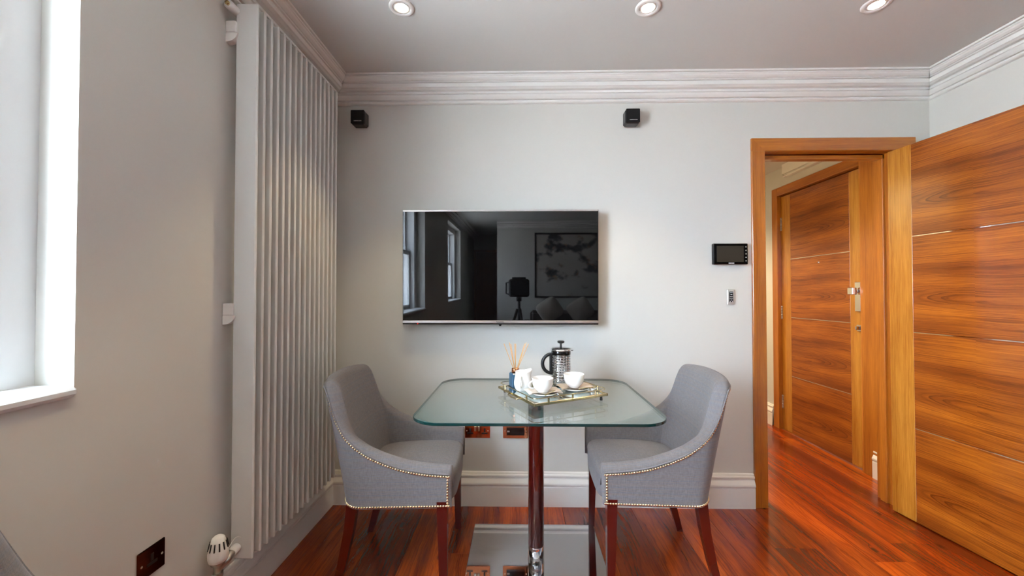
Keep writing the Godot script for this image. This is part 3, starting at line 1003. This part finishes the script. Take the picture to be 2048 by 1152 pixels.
func build_speaker(at: Vector3, label: String, wires: bool) -> void:
	# front face centre at 'at'
	var s := thing("speaker", label, "speaker", at, 0.0, "small black cube speakers")
	var st := mb()
	cbox(st, Vector3(0, 0, -0.036), Vector3(0.084, 0.084, 0.068), 0.010)
	part("cabinet", st, M.speaker_case, s)
	st = mb()
	cbox(st, Vector3(0, 0, -0.002), Vector3(0.078, 0.078, 0.006), 0.0028)
	var g := part("grille", st, M.speaker_cloth, s)
	lettering("CAMBRIDGE AUDIO", 0.0042, 0.044, M.print_white, g, Vector3(0.002, -0.025, 0.0013), "maker_name", 0.0006)
	st = mb()
	cbox(st, Vector3(0, 0, -0.0725), Vector3(0.05, 0.06, 0.0048), 0.001)
	part("wall_bracket", st, M.black, s)
	if wires:
		st = mb()
		tube(st, [Vector3(-0.010, 0.036, -0.070), Vector3(-0.014, 0.050, -0.064), Vector3(-0.022, 0.058, -0.058), Vector3(-0.032, 0.060, -0.052)], 0.0016, 6)
		tube(st, [Vector3(0.002, 0.038, -0.070), Vector3(0.0, 0.048, -0.064), Vector3(-0.008, 0.050, -0.060), Vector3(0.006, 0.048, -0.056)], 0.0034, 8)
		part("cable_end", st, M.pipe_copper, s)

func build_intercom() -> void:
	var t := thing("video_intercom", "black video intercom panel on the wall beside the doorway", "intercom", Vector3(1.215, 1.450, ZB))
	var st := mb()
	cbox(st, Vector3(0, 0, 0.012), Vector3(0.196, 0.120, 0.024), 0.003)
	part("body", st, M.black_gloss, t)
	st = mb()
	bb(st, Vector3(-0.080, -0.046, 0.0235), Vector3(0.073, 0.046, 0.0245), 0.0)
	part("display", st, M.lcd, t)
	for k in 5:
		st = mb()
		cbox(st, Vector3(0.086, 0.040 - 0.020 * k, 0.0243), Vector3(0.005, 0.005, 0.0012), 0.0003)
		part("button", st, M.plate_silver, t)
	st = mb()
	cbox(st, Vector3(0.003, -0.053, 0.0242), Vector3(0.032, 0.0042, 0.0008), 0.0002)
	part("badge", st, M.print_white, t)

func build_keypad() -> void:
	var t := thing("wall_keypad", "slim silver switch plate with a dark column of buttons", "switch", Vector3(1.2225, 1.202, ZB))
	var st := mb()
	cbox(st, Vector3(0, 0, 0.005), Vector3(0.041, 0.086, 0.010), 0.002)
	part("plate", st, M.plate_silver, t)
	st = mb()
	cbox(st, Vector3(0.0, 0.001, 0.0098), Vector3(0.023, 0.060, 0.0016), 0.0004)
	part("button_panel", st, M.black_gloss, t)
	for k in 5:
		st = mb()
		cbox(st, Vector3(0.0, 0.0255 - 0.0105 * k, 0.0108), Vector3(0.021, 0.0092, 0.0014), 0.0006)
		var b := part("button", st, M.black, t)
		st = mb()
		var wd: float = [0.016, 0.010, 0.016, 0.018, 0.010][k]
		cbox(st, Vector3(0.0, 0.0255 - 0.0105 * k, 0.0116), Vector3(wd, 0.0028, 0.0004), 0.0001)
		part("engraving", st, M.print_white, b)
	for s in [-1.0, 1.0]:
		st = mb()
		cbox(st, Vector3(s * 0.006, -0.0255, 0.0110), Vector3(0.004, 0.004, 0.0012), 0.0003)
		part("arrow_button", st, M.print_white, t)

func socket_face(t: Node3D, w: float, plate: Material) -> void:
	var st := mb()
	cbox(st, Vector3(0, 0, 0.002), Vector3(w, 0.086, 0.006), 0.003)
	part("face_plate", st, plate, t)
	for s in [-1.0, 1.0]:
		st = mb()
		lathe(st, [[0.0, 0.0012], [0.0028, 0.001], [0.0036, 0.0]], 12, Vector3(s * (w / 2 - 0.012), 0, 0.005), Basis(Vector3(1, 0, 0), PI / 2))
		part("screw", st, M.nickel, t)

func pin_holes(t: Node3D, x: float, y: float) -> void:
	var st := mb()
	cbox(st, Vector3(x, y + 0.010, 0.0052), Vector3(0.010, 0.022, 0.0012), 0.0003)
	part("earth_slot", st, M.black, t)
	st = mb()
	cbox(st, Vector3(x, y - 0.008, 0.0052), Vector3(0.034, 0.009, 0.0012), 0.0003)
	part("pin_slots", st, M.black, t)

func build_sockets() -> void:
	var a := thing("wall_socket", "polished copper double socket partly behind the left chair", "socket", Vector3(-0.242, 0.425, ZB), 0.0, "metal wall sockets")
	socket_face(a, 0.147, M.copper)
	pin_holes(a, 0.042, -0.006); pin_holes(a, -0.042, -0.006)
	for x in [-0.012, 0.008]:
		var st := mb()
		cbox(st, Vector3(x, 0.012, 0.007), Vector3(0.013, 0.028, 0.006), 0.002)
		part("rocker_switch", st, M.nickel, a)
	var b := thing("wall_socket", "polished copper plate with a black insert beside the table column", "socket", Vector3(-0.020, 0.425, ZB), 0.0, "metal wall sockets")
	socket_face(b, 0.147, M.copper)
	var st2 := mb()
	cbox(st2, Vector3(0.0, -0.002, 0.0055), Vector3(0.104, 0.046, 0.003), 0.001)
	part("black_insert", st2, M.black_gloss, b)
	st2 = mb()
	cbox(st2, Vector3(-0.042, -0.002, 0.0072), Vector3(0.014, 0.009, 0.001), 0.0003)
	part("port", st2, M.nickel, b)
	var c := thing("wall_socket", "dark bronze single socket low on the wall left of the radiator", "socket", Vector3(XL, 0.426, -1.157), PI / 2, "metal wall sockets")
	socket_face(c, 0.089, M.bronze)
	pin_holes(c, 0.0, 0.0)

# ================================================================ lights of the place
func downlight(x: float, z: float, y: float, label: String, energy := 1.0, cone := 42.0) -> void:
	var t := thing("ceiling_spotlight", label, "spotlight", Vector3(x, y, z), 0.0, "recessed ceiling spotlights")
	var st := mb()
	lathe(st, [[0.053, 0.0], [0.053, -0.004], [0.049, -0.0075], [0.040, -0.008], [0.036, -0.006], [0.034, 0.0]], 40)
	part("trim_ring", st, M.trim, t)
	st = mb()
	lathe(st, [[0.034, -0.001], [0.034, -0.005], [0.030, -0.0065], [0.027, -0.003], [0.026, 0.002]], 36)
	part("tilting_ring", st, M.trim, t)
	st = mb()
	lathe(st, [[0.0, -0.0035], [0.018, -0.003], [0.0262, -0.001], [0.0262, 0.001]], 32)
	part("lamp_lens", st, M.lamp, t)
	var l := SpotLight3D.new()
	l.name = "beam"
	l.light_color = Color8(255, 229, 184)
	l.light_energy = 0.40 * energy
	l.spot_angle = cone
	l.spot_angle_attenuation = 0.6
	l.spot_range = 12.0
	l.spot_attenuation = 2.0
	l.light_size = 0.025
	l.shadow_enabled = true
	l.rotation.x = -PI / 2
	l.position.y = -0.014
	t.add_child(l)

# ================================================================ tray and what stands on it
func tray_point(u: float, v: float) -> Vector3:     # u along the long side to the right, v to the back
	var th := deg_to_rad(27.8)
	return Vector3(0.148, 0, -1.806) + Vector3(cos(th), 0, -sin(th)) * u + Vector3(-sin(th), 0, -cos(th)) * v

func build_tray() -> void:
	var hx := 0.189; var hz := 0.172
	var t := thing("serving_tray", "gold framed rectangular tray with wire rail on the glass table", "tray", Vector3(0.148, 0.762, -1.806), deg_to_rad(27.8))
	var st := mb()
	bb(st, Vector3(-hx + 0.006, 0.010, -hz + 0.006), Vector3(hx - 0.006, 0.014, hz - 0.006), 0.0)
	part("mirror_base", st, M.mirror, t)
	for s in [[-hx, -hx + 0.009, -hz, hz], [hx - 0.009, hx, -hz, hz], [-hx, hx, -hz, -hz + 0.009], [-hx, hx, hz - 0.009, hz]]:
		st = mb()
		bb(st, Vector3(s[0], 0.007, s[2]), Vector3(s[1], 0.018, s[3]), 0.0015)
		part("frame_bar", st, M.gold, t)
	var ring := round_rect(hx - 0.003, hz - 0.003, 0.024, 6)
	var pts := []
	for p in ring:
		pts.append(Vector3(p.x, 0.036, p.y))
	pts.append(pts[0])
	st = mb()
	tube(st, pts, 0.0020, 8, false)
	part("rail", st, M.gold, t)
	for k in [-0.12, 0.0, 0.12]:
		for s in [-1.0, 1.0]:
			st = mb()
			bb(st, Vector3(k - 0.0035, 0.006, s * (hz - 0.003) - 0.003), Vector3(k + 0.0035, 0.038, s * (hz - 0.003) + 0.003), 0.001)
			part("rail_post", st, M.gold, t)
			if k != 0.0:
				st = mb()
				bb(st, Vector3(s * (hx - 0.003) - 0.003, 0.006, k * 0.85 - 0.0035), Vector3(s * (hx - 0.003) + 0.003, 0.038, k * 0.85 + 0.0035), 0.001)
				part("rail_post", st, M.gold, t)
	for k in [[-1, -1], [1, -1], [1, 1], [-1, 1]]:
		st = mb()
		lathe(st, [[0.0, -0.0118], [0.006, -0.0118], [0.007, -0.009], [0.005, 0.0075], [0.0, 0.0075]], 12, Vector3(k[0] * (hx - 0.03), 0, k[1] * (hz - 0.012)))
		part("foot", st, M.black, t)
	for s in [-1.0, 1.0]:
		st = mb()
		tube(st, [Vector3(s * (hx - 0.002), 0.012, -0.05), Vector3(s * (hx + 0.012), 0.009, -0.042), Vector3(s * (hx + 0.018), 0.008, 0.0), Vector3(s * (hx + 0.012), 0.009, 0.042), Vector3(s * (hx - 0.002), 0.012, 0.05)], 0.003, 8)
		part("handle", st, M.gold, t)

func ring_handle(st: SurfaceTool, pts: Array, w: float, th: float) -> void:
	tube(st, pts, (w + th) * 0.5, 10)

func cup(at: Vector3, turn: float, label: String) -> void:
	var t := thing("coffee_cup", label, "cup", at, turn, "white coffee cups on the tray")
	var st := mb()
	lathe(st, [[0.0, 0.0], [0.023, 0.0], [0.0245, 0.003], [0.030, 0.008], [0.040, 0.019], [0.0455, 0.034], [0.0475, 0.052], [0.048, 0.0595], [0.047, 0.0605], [0.0455, 0.0595], [0.0445, 0.048], [0.041, 0.030], [0.032, 0.015], [0.018, 0.008], [0.0, 0.007]], 40)
	part("bowl", st, M.porcelain, t)
	var pts := []
	for k in 11:
		var a := PI * k / 10.0
		pts.append(Vector3(0.044 + 0.023 * sin(a), 0.034 + 0.0165 * cos(a), 0))
	st = mb()
	tube(st, pts, 0.0042, 10)
	part("handle", st, M.porcelain, t)

func saucer(at: Vector3, label: String) -> void:
	var st := mb()
	lathe(st, [[0.0, 0.0], [0.034, 0.0], [0.038, 0.002], [0.054, 0.006], [0.068, 0.0135], [0.0685, 0.0148], [0.067, 0.0152], [0.054, 0.0088], [0.038, 0.0046], [0.0, 0.0042]], 48)
	one("saucer", st, M.porcelain, label, "saucer", at, "white saucers on the tray")

func napkin(at: Vector3, turn: float, label: String, sx: float, sz: float, lift: float) -> void:
	# folded cloth: three layers that sag over the saucer rim
	var t := thing("napkin", label, "napkin", at, turn, "folded napkins under the cups")
	for layer in 3:
		var rows := []
		var e := 1.0 - 0.03 * layer
		for side in 2:
			for i in 11:
				var row := []
				var ii := i if side == 0 else 10 - i
				for j in 9:
					var x := (ii / 10.0 - 0.5) * 2.0 * sx * e
					var z := (j / 8.0 - 0.5) * 2.0 * sz * e
					var r := Vector2(x, z).length()
					var y := 0.0022 * layer + (0.0018 if side == 0 else 0.0) + lift * smoothstep(0.028, 0.066, r) - 0.006 * smoothstep(0.072, 0.105, r) + 0.0012 * sin(x * 70.0 + layer) * smoothstep(0.03, 0.06, r)
					row.append(Vector3(x, y, z))
				rows.append(row)
		rows.append(rows[0])
		var st := mb()
		grid(st, rows)
		part("fold", st, M.linen, t)

func build_press() -> void:
	var t := thing("french_press", "chrome french press coffee maker with black handle on the tray", "coffee press", Vector3(0.209, 0.7765, -1.955))
	t.scale = Vector3(1.0, 0.95, 1.0)
	var R := 0.046
	var st := mb()
	lathe(st, [[0.0, 0.016], [R - 0.002, 0.016], [R - 0.001, 0.020], [R - 0.001, 0.168], [R - 0.0025, 0.168], [R - 0.0025, 0.021], [0.0, 0.019]], 40)
	part("glass_beaker", st, M.beaker, t)
	# cage of strips and bands
	st = mb()
	for k in 20:
		var a := TAU * k / 20
		var tr := Transform3D(Basis(Vector3.UP, -a), Vector3(R * cos(a), 0, R * sin(a)))
		cbox(st, Vector3(0, 0.085, 0), Vector3(0.0012, 0.125, 0.0058), 0.0002, 1, 1, 1, Vector2.ZERO, tr)
	for k in 10:
		var y := 0.026 + 0.0135 * k
		lathe(st, [[R + 0.0004, y], [R + 0.0012, y + 0.0004], [R + 0.0012, y + 0.0056], [R + 0.0004, y + 0.006]], 40)
	var cage := part("metal_cage", st, M.chrome, t)
	cage.set_meta("label", "chrome basket weave cage")
	st = mb()
	lathe(st, [[R + 0.001, 0.150], [R + 0.0022, 0.151], [R + 0.0022, 0.170], [R + 0.001, 0.171]], 40)
	part("neck_band", st, M.black_gloss, t)
	st = mb()
	lathe(st, [[0.0, 0.0235], [R + 0.003, 0.0235], [R + 0.0035, 0.020], [R + 0.002, 0.014], [R - 0.004, 0.011], [0.0, 0.011]], 40)
	for k in 4:
		var a := TAU * (k + 0.5) / 4
		bb(st, Vector3(cos(a) * R - 0.005, 0.0, sin(a) * R - 0.005), Vector3(cos(a) * R + 0.005, 0.026, sin(a) * R + 0.005), 0.002)
	part("base_ring", st, M.chrome, t)
	st = mb()
	lathe(st, [[0.0, 0.186], [0.030, 0.1855], [0.046, 0.182], [0.0515, 0.178], [0.052, 0.174], [0.050, 0.171], [0.0, 0.171]], 40)
	var lid := part("lid", st, M.chrome, t)
	st = mb()
	bb(st, Vector3(0.046, 0.171, -0.010), Vector3(0.060, 0.175, 0.010), 0.001)
	part("spout", st, M.chrome, lid)
	st = mb()
	lathe(st, [[0.0, 0.186], [0.0055, 0.186], [0.005, 0.206], [0.012, 0.209], [0.0172, 0.212], [0.0178, 0.217], [0.016, 0.221], [0.0, 0.222]], 28)
	part("plunger_knob", st, M.black, t)
	st = mb()
	tube(st, [Vector3(0, 0.03, 0), Vector3(0, 0.186, 0)], 0.0022, 8)
	lathe(st, [[0.0, 0.045], [R - 0.004, 0.045], [R - 0.004, 0.052], [0.0, 0.052]], 32)
	part("plunger", st, M.chrome, t)
	st = mb()
	var pts := []
	var rad := []
	for k in 21:
		var a := PI * 0.5 + PI * k / 20.0
		pts.append(Vector3(-0.046 + 0.046 * cos(a), 0.103 + 0.050 * sin(a), 0.008))
		rad.append(0.0085)
	pts.push_front(Vector3(-0.034, 0.153, 0.008)); pts.push_back(Vector3(-0.034, 0.053, 0.008))
	rad.append(0.0085); rad.append(0.0085)
	tube(st, pts, rad, 12)
	bb(st, Vector3(-0.058, 0.048, 0.0), Vector3(-0.046, 0.16, 0.016), 0.003)
	part("handle", st, M.black, t)

func build_jug() -> void:
	var t := thing("milk_jug", "small white milk jug with pouring lip on the tray", "jug", Vector3(0.018, 0.7765, -1.80), 0.0)
	var prof := [[0.0, 0.0], [0.024, 0.0], [0.030, 0.003], [0.037, 0.012], [0.0405, 0.026], [0.041, 0.040], [0.0385, 0.058], [0.0355, 0.072], [0.035, 0.082], [0.0355, 0.089], [0.0345, 0.0895], [0.0330, 0.082], [0.0335, 0.070], [0.0360, 0.056], [0.0385, 0.040], [0.036, 0.020], [0.020, 0.006], [0.0, 0.006]]
	var rows := []
	var dirs := deg_to_rad(-25.0)
	for p in prof:
		var row := []
		for k in 40:
			var a := TAU * k / 40
			var s := pow(maxf(cos(a - dirs), 0.0), 6.0)
			var f := smoothstep(0.055, 0.089, p[1])
			var rr: float = p[0] * (1.0 + 0.22 * s * f)
			row.append(Vector3(rr * cos(a), p[1] + 0.009 * s * smoothstep(0.07, 0.089, p[1]), rr * sin(a)))
		rows.append(row)
	var st := mb()
	grid(st, rows, true)
	part("body", st, M.porcelain, t)
	st = mb()
	var pts := []
	var d := Vector3(cos(deg_to_rad(105)), 0, sin(deg_to_rad(105)))
	for k in 13:
		var a := PI * k / 12.0
		pts.append(d * (0.036 + 0.022 * sin(a)) + Vector3(0, 0.046 + 0.024 * cos(a), 0))
	tube(st, pts, 0.0045, 10)
	part("handle", st, M.porcelain, t)

func build_diffuser() -> void:
	var t := thing("reed_diffuser", "blue glass reed diffuser bottle with wooden sticks on the tray", "diffuser", Vector3(-0.017, 0.7765, -1.874), deg_to_rad(20.0))
	var st := mb()
	cbox(st, Vector3(0, 0.034, 0), Vector3(0.050, 0.068, 0.050), 0.005)
	part("bottle", st, M.blue_glass, t)
	st = mb()
	lathe(st, [[0.013, 0.066], [0.0185, 0.067], [0.0188, 0.086], [0.0175, 0.088], [0.0165, 0.0865], [0.0165, 0.07], [0.0, 0.07]], 28)
	part("copper_collar", st, M.copper, t)
	var back := Basis(Vector3.UP, -deg_to_rad(20.0))
	for q in [[-0.055, 0.207, 0.012], [-0.030, 0.209, -0.02], [-0.022, 0.206, 0.016], [-0.004, 0.204, -0.012], [0.002, 0.207, 0.02], [0.052, 0.209, -0.016], [0.044, 0.208, 0.014], [0.062, 0.205, 0.004]]:
		st = mb()
		var d := Vector3(q[0], 0, q[2])
		tube(st, [back * (-d * 0.18) + Vector3(0, 0.035, 0), back * d + Vector3(0, q[1], 0)], 0.0017, 7)
		part("reed", st, M.reed, t)

func build_tray_things() -> void:
	build_tray()
	var y := 0.7765
	var c1 := Vector3(0.106, y, -1.729)
	var c2 := Vector3(0.258, y, -1.815)
	saucer(c1, "white saucer under the cup beside the milk jug")
	saucer(c2, "white saucer under the cup in front of the coffee press")
	napkin(c1 + Vector3(0, 0.0062, 0.004), deg_to_rad(15), "beige napkin under the cup beside the milk jug", 0.076, 0.044, 0.0105)
	napkin(c2 + Vector3(0.002, 0.0062, 0.0), deg_to_rad(12), "beige napkin under the cup in front of the coffee press", 0.076, 0.046, 0.0105)
	cup(c1 + Vector3(-0.002, 0.0140, 0), deg_to_rad(205), "white coffee cup with its handle turned left beside the jug")
	cup(c2 + Vector3(-0.004, 0.0140, 0), deg_to_rad(75), "white coffee cup in front of the coffee press")
	build_press()
	build_jug()
	build_diffuser()
	for q in [[c1 + Vector3(0.028, 0.0195, 0.056), 62.0, "gold teaspoon on the napkin beside the milk jug"], [c2 + Vector3(0.052, 0.0195, 0.048), 35.0, "gold teaspoon on the napkin in front of the press"]]:
		var t := thing("teaspoon", q[2], "spoon", q[0], deg_to_rad(q[1]), "gold teaspoons on the napkins")
		var st := mb()
		tube(st, [Vector3(-0.055, 0.004, 0), Vector3(-0.02, 0.005, 0), Vector3(0.015, 0.003, 0), Vector3(0.028, 0.0015, 0)], [0.0028, 0.0018, 0.0016, 0.0022], 8)
		part("stem", st, M.gold, t)
		st = mb()
		var rows := []
		for i in 7:
			var row := []
			for k in 20:
				var a := TAU * k / 20
				var f := i / 6.0
				row.append(Vector3(0.042 + 0.017 * f * cos(a), -0.0035 + 0.005 * f * f, 0.0105 * f * sin(a)))
			rows.append(row)
		grid(st, rows, true)
		part("bowl", st, M.gold, t)
	var st2 := mb()
	tube(st2, [Vector3(-0.022, 0, 0), Vector3(-0.020, 0.0, 0), Vector3(0.020, 0.006, 0), Vector3(0.023, 0.0065, 0)], [0.0045, 0.0062, 0.0062, 0.005], 12)
	var s := one("sugar_stick", st2, M.porcelain, "small rolled white sachet at the right end of the tray", "sachet", Vector3(0.345, 0.7845, -1.80))
	s.rotation.y = deg_to_rad(35)

# ================================================================ what the television mirrors
func build_rear() -> void:
	# painting
	var p := thing("painting", "large abstract painting in a dark frame mirrored in the television", "painting", Vector3(1.15, 1.62, ZR))
	p.rotation.y = PI
	var hw := 0.85; var hh := 0.62
	for s in [[-hw, hw, hh - 0.03, hh], [-hw, hw, -hh, -hh + 0.03], [-hw, -hw + 0.03, -hh, hh], [hw - 0.03, hw, -hh, hh]]:
		var st := mb()
		bb(st, Vector3(s[0], s[2], 0.0), Vector3(s[1], s[3], 0.035), 0.002)
		part("frame_bar", st, M.black, p)
	var n := 256
	var data := PackedByteArray(); data.resize(n * n * 3)
	var nz := FastNoiseLite.new(); nz.seed = 77; nz.frequency = 0.012; nz.fractal_octaves = 5
	var nz2 := FastNoiseLite.new(); nz2.seed = 99; nz2.frequency = 0.03; nz2.fractal_octaves = 4
	var i := 0
	for y in n:
		for x in n:
			var v := nz.get_noise_2d(x, y) + 0.35 * (0.45 - y / float(n))
			var c := Color(0.72, 0.70, 0.66).lerp(Color(0.22, 0.22, 0.24), smoothstep(0.05, 0.45, v)).lerp(Color(0.72, 0.48, 0.22), 0.6 * smoothstep(0.25, 0.5, nz2.get_noise_2d(x + 300, y)) * smoothstep(-0.1, 0.3, v))
			data[i] = int(c.r * 255); data[i + 1] = int(c.g * 255); data[i + 2] = int(c.b * 255)
			i += 3
	var pm := mat(Color.WHITE, 0.8)
	pm.albedo_texture = image_of(n, n, data)
	var st := mb()
	bb(st, Vector3(-hw + 0.028, -hh + 0.028, 0.005), Vector3(hw - 0.028, hh - 0.028, 0.022), 0.0, 1, 0.5 / hw, -0.5 / hh, Vector2(0.5, 0.5))
	part("canvas", st, pm, p)
	# sofa with cushions
	var s := thing("sofa", "dark brown sofa below the painting mirrored in the television", "sofa", Vector3(1.2, 0, ZR - 0.5))
	st = mb(); cbox(st, Vector3(0, 0.27, 0.0), Vector3(2.2, 0.28, 0.86), 0.04); part("base", st, M.sofa, s)
	for x in [-0.5, 0.5]:
		st = mb(); cbox(st, Vector3(x, 0.46, -0.06), Vector3(0.98, 0.14, 0.66), 0.04); part("seat_cushion", st, M.sofa, s)
		st = mb(); cbox(st, Vector3(x, 0.60, 0.28), Vector3(0.98, 0.34, 0.20), 0.05); part("back_cushion", st, M.sofa, s)
	for x in [-1.05, 1.05]:
		st = mb(); cbox(st, Vector3(x, 0.36, 0), Vector3(0.16, 0.46, 0.86), 0.04); part("armrest", st, M.sofa, s)
		for z in [-0.36, 0.36]:
			st = mb(); cbox(st, Vector3(x * 0.95, 0.065, z), Vector3(0.05, 0.13, 0.05), 0.004); part("leg", st, M.mahogany, s)
	for q in [[0.55, "pale cushion on the sofa end nearest the passage"], [1.1, "pale cushion in the middle of the brown sofa"], [1.75, "pale cushion on the sofa end nearest the right wall"]]:
		st = mb()
		var rows := []
		for a in 13:
			var row := []
			var ph := PI * (a / 12.0 - 0.5)
			for k in 32:
				var th := TAU * k / 32
				var cx := signf(cos(th)) * pow(absf(cos(th)), 0.45); var cy := signf(sin(th)) * pow(absf(sin(th)), 0.45)
				row.append(Vector3(0.21 * cx * cos(ph), 0.21 * cy * cos(ph), 0.07 * sin(ph)))
			rows.append(row)
		grid(st, rows, true)
		var c := one("scatter_cushion", st, M.cushion, q[1], "cushion", Vector3(q[0], 0.80, ZR - 0.50), "pale cushions on the sofa")
		c.rotation = Vector3(-0.3, 0, 0.6)
	# tall cupboards along the right wall behind the camera
	for k in 4:
		var z0 := -0.55 + 0.62 * k
		var cb := thing("tall_cupboard", ["tall charcoal cupboard nearest the open door, out of the picture", "second tall charcoal cupboard from the open door, out of the picture", "third tall charcoal cupboard from the open door, out of the picture", "tall charcoal cupboard nearest the sofa, out of the picture"][k], "cupboard", Vector3(XR - 0.026, 0, z0), 0.0, "tall cupboards along the right wall")
		st = mb(); bb(st, Vector3(-0.52, 0.1, 0.0), Vector3(0, 2.25, 0.615), 0.003, 1, 1.0 / 0.16, 1.0 / 2.2, Vector2(0.2, 0.5)); part("body", st, M.cupboard, cb)
		st = mb(); bb(st, Vector3(-0.47, 0.0, 0.0), Vector3(0, 0.1, 0.615), 0.002); part("plinth", st, M.black, cb)
		for dz in [0.003, 0.309]:
			st = mb(); bb(st, Vector3(-0.54, 0.105, dz), Vector3(-0.521, 2.245, dz + 0.303), 0.002, 1, 1.0 / 0.16, 1.0 / 2.2, Vector2(0.6, 0.5)); var dr := part("door", st, M.cupboard, cb)
			st = mb(); tube(st, [Vector3(-0.562, 0.95, dz + (0.27 if dz < 0.1 else 0.033)), Vector3(-0.562, 1.2, dz + (0.27 if dz < 0.1 else 0.033))], 0.006, 8); part("handle", st, M.nickel, dr)
	# far passage: door and lamp
	var f := struct_node("door_3", "dark wooden door at the end of the passage behind", "door", Vector3(-0.70, 0.0, 5.15))
	st = mb(); bb(st, Vector3(-0.34, 0.004, -0.03), Vector3(0.34, 2.03, -0.0005), 0.002, 1, 1.0 / 0.16, 1.0 / 2.2, Vector2(0.5, 0.0)); part("leaf", st, M.door_edge, f)
	st = mb()
	bb(st, Vector3(-0.40, 0, -0.04), Vector3(-0.345, 2.09, -0.0005), 0.002); bb(st, Vector3(0.345, 0, -0.04), Vector3(0.40, 2.09, -0.0005), 0.002); bb(st, Vector3(-0.345, 2.035, -0.04), Vector3(0.345, 2.09, -0.0005), 0.002)
	part("casing", st, M.casing, f)
	# camera on its tripod, behind the point of view
	var k := thing("camera_tripod", "black scanning camera on a tripod mirrored in the television", "camera", Vector3(0, 0, 0.14))
	st = mb(); cbox(st, Vector3(0, 1.225, 0.0), Vector3(0.24, 0.21, 0.11), 0.02); cbox(st, Vector3(0, 1.34, 0.0), Vector3(0.16, 0.02, 0.09), 0.006); part("body", st, M.black, k)
	st = mb(); tube(st, [Vector3(-0.118, 1.29, 0), Vector3(-0.148, 1.285, 0), Vector3(-0.15, 1.16, 0), Vector3(-0.118, 1.15, 0)], 0.008, 8); part("grip", st, M.black, k)
	st = mb(); tube(st, [Vector3(0, 1.12, 0), Vector3(0, 0.62, 0)], 0.016, 12); tube(st, [Vector3(0, 1.12, 0), Vector3(0, 1.07, 0)], 0.03, 12); part("column", st, M.black, k)
	for a in [0.5, 0.5 + TAU / 3, 0.5 + 2 * TAU / 3]:
		st = mb(); tube(st, [Vector3(0.02 * sin(a), 0.98, 0.02 * cos(a)), Vector3(0.30 * sin(a), 0.012, 0.30 * cos(a))], [0.016, 0.011], 10); part("leg", st, M.black, k)

# ================================================================ build
func _ready() -> void:
	rng.seed = 4321
	view_and_light()
	materials()
	build_shell()
	build_doors()
	build_radiator()
	build_table()
	var c := build_chair()
	c.position = Vector3(-0.530, 0, -1.803)
	c.rotation.y = deg_to_rad(2.0)
	copy_of(c, Vector3(0.596, 0.0, -1.835), deg_to_rad(180.0 - 1.5), "grey fabric dining chair right of the glass table, nearest the doorway")
	copy_of(c, Vector3(-0.686, 0.0, -0.46), 0.0, "grey fabric chair whose corner shows at the bottom left below the window")
	build_tv()
	build_speaker(Vector3(-0.927, 2.238, -2.205), "black cube speaker high on the wall nearest the radiator", true)
	build_speaker(Vector3(0.647, 2.232, -2.205), "black cube speaker high on the wall right of the television", false)
	build_intercom()
	build_keypad()
	build_sockets()
	downlight(-0.507, -1.658, HC, "recessed ceiling spotlight nearest the tall radiator")
	downlight(0.558, -1.677, HC, "recessed ceiling spotlight between the other two in view")
	downlight(1.528, -1.676, HC, "recessed ceiling spotlight nearest the open wooden door")
	for q in [[-0.3, "above the camera"], [1.1, "in front of the sofa"]]:
		for w in [[-0.5, "nearest the windows"], [0.56, "middle of its row"], [1.53, "nearest the cupboards"]]:
			downlight(w[0], q[0], HC, "recessed spotlight %s, %s, out of the picture" % [q[1], w[1]])
	downlight(1.25, -2.95, 2.36, "recessed spotlight in the hallway ceiling just beyond the doorway", 3.5, 66.0)
	downlight(1.55, -4.3, 2.36, "recessed spotlight at the far end of the hallway ceiling", 3.5, 66.0)
	build_tray_things()
	build_rear()
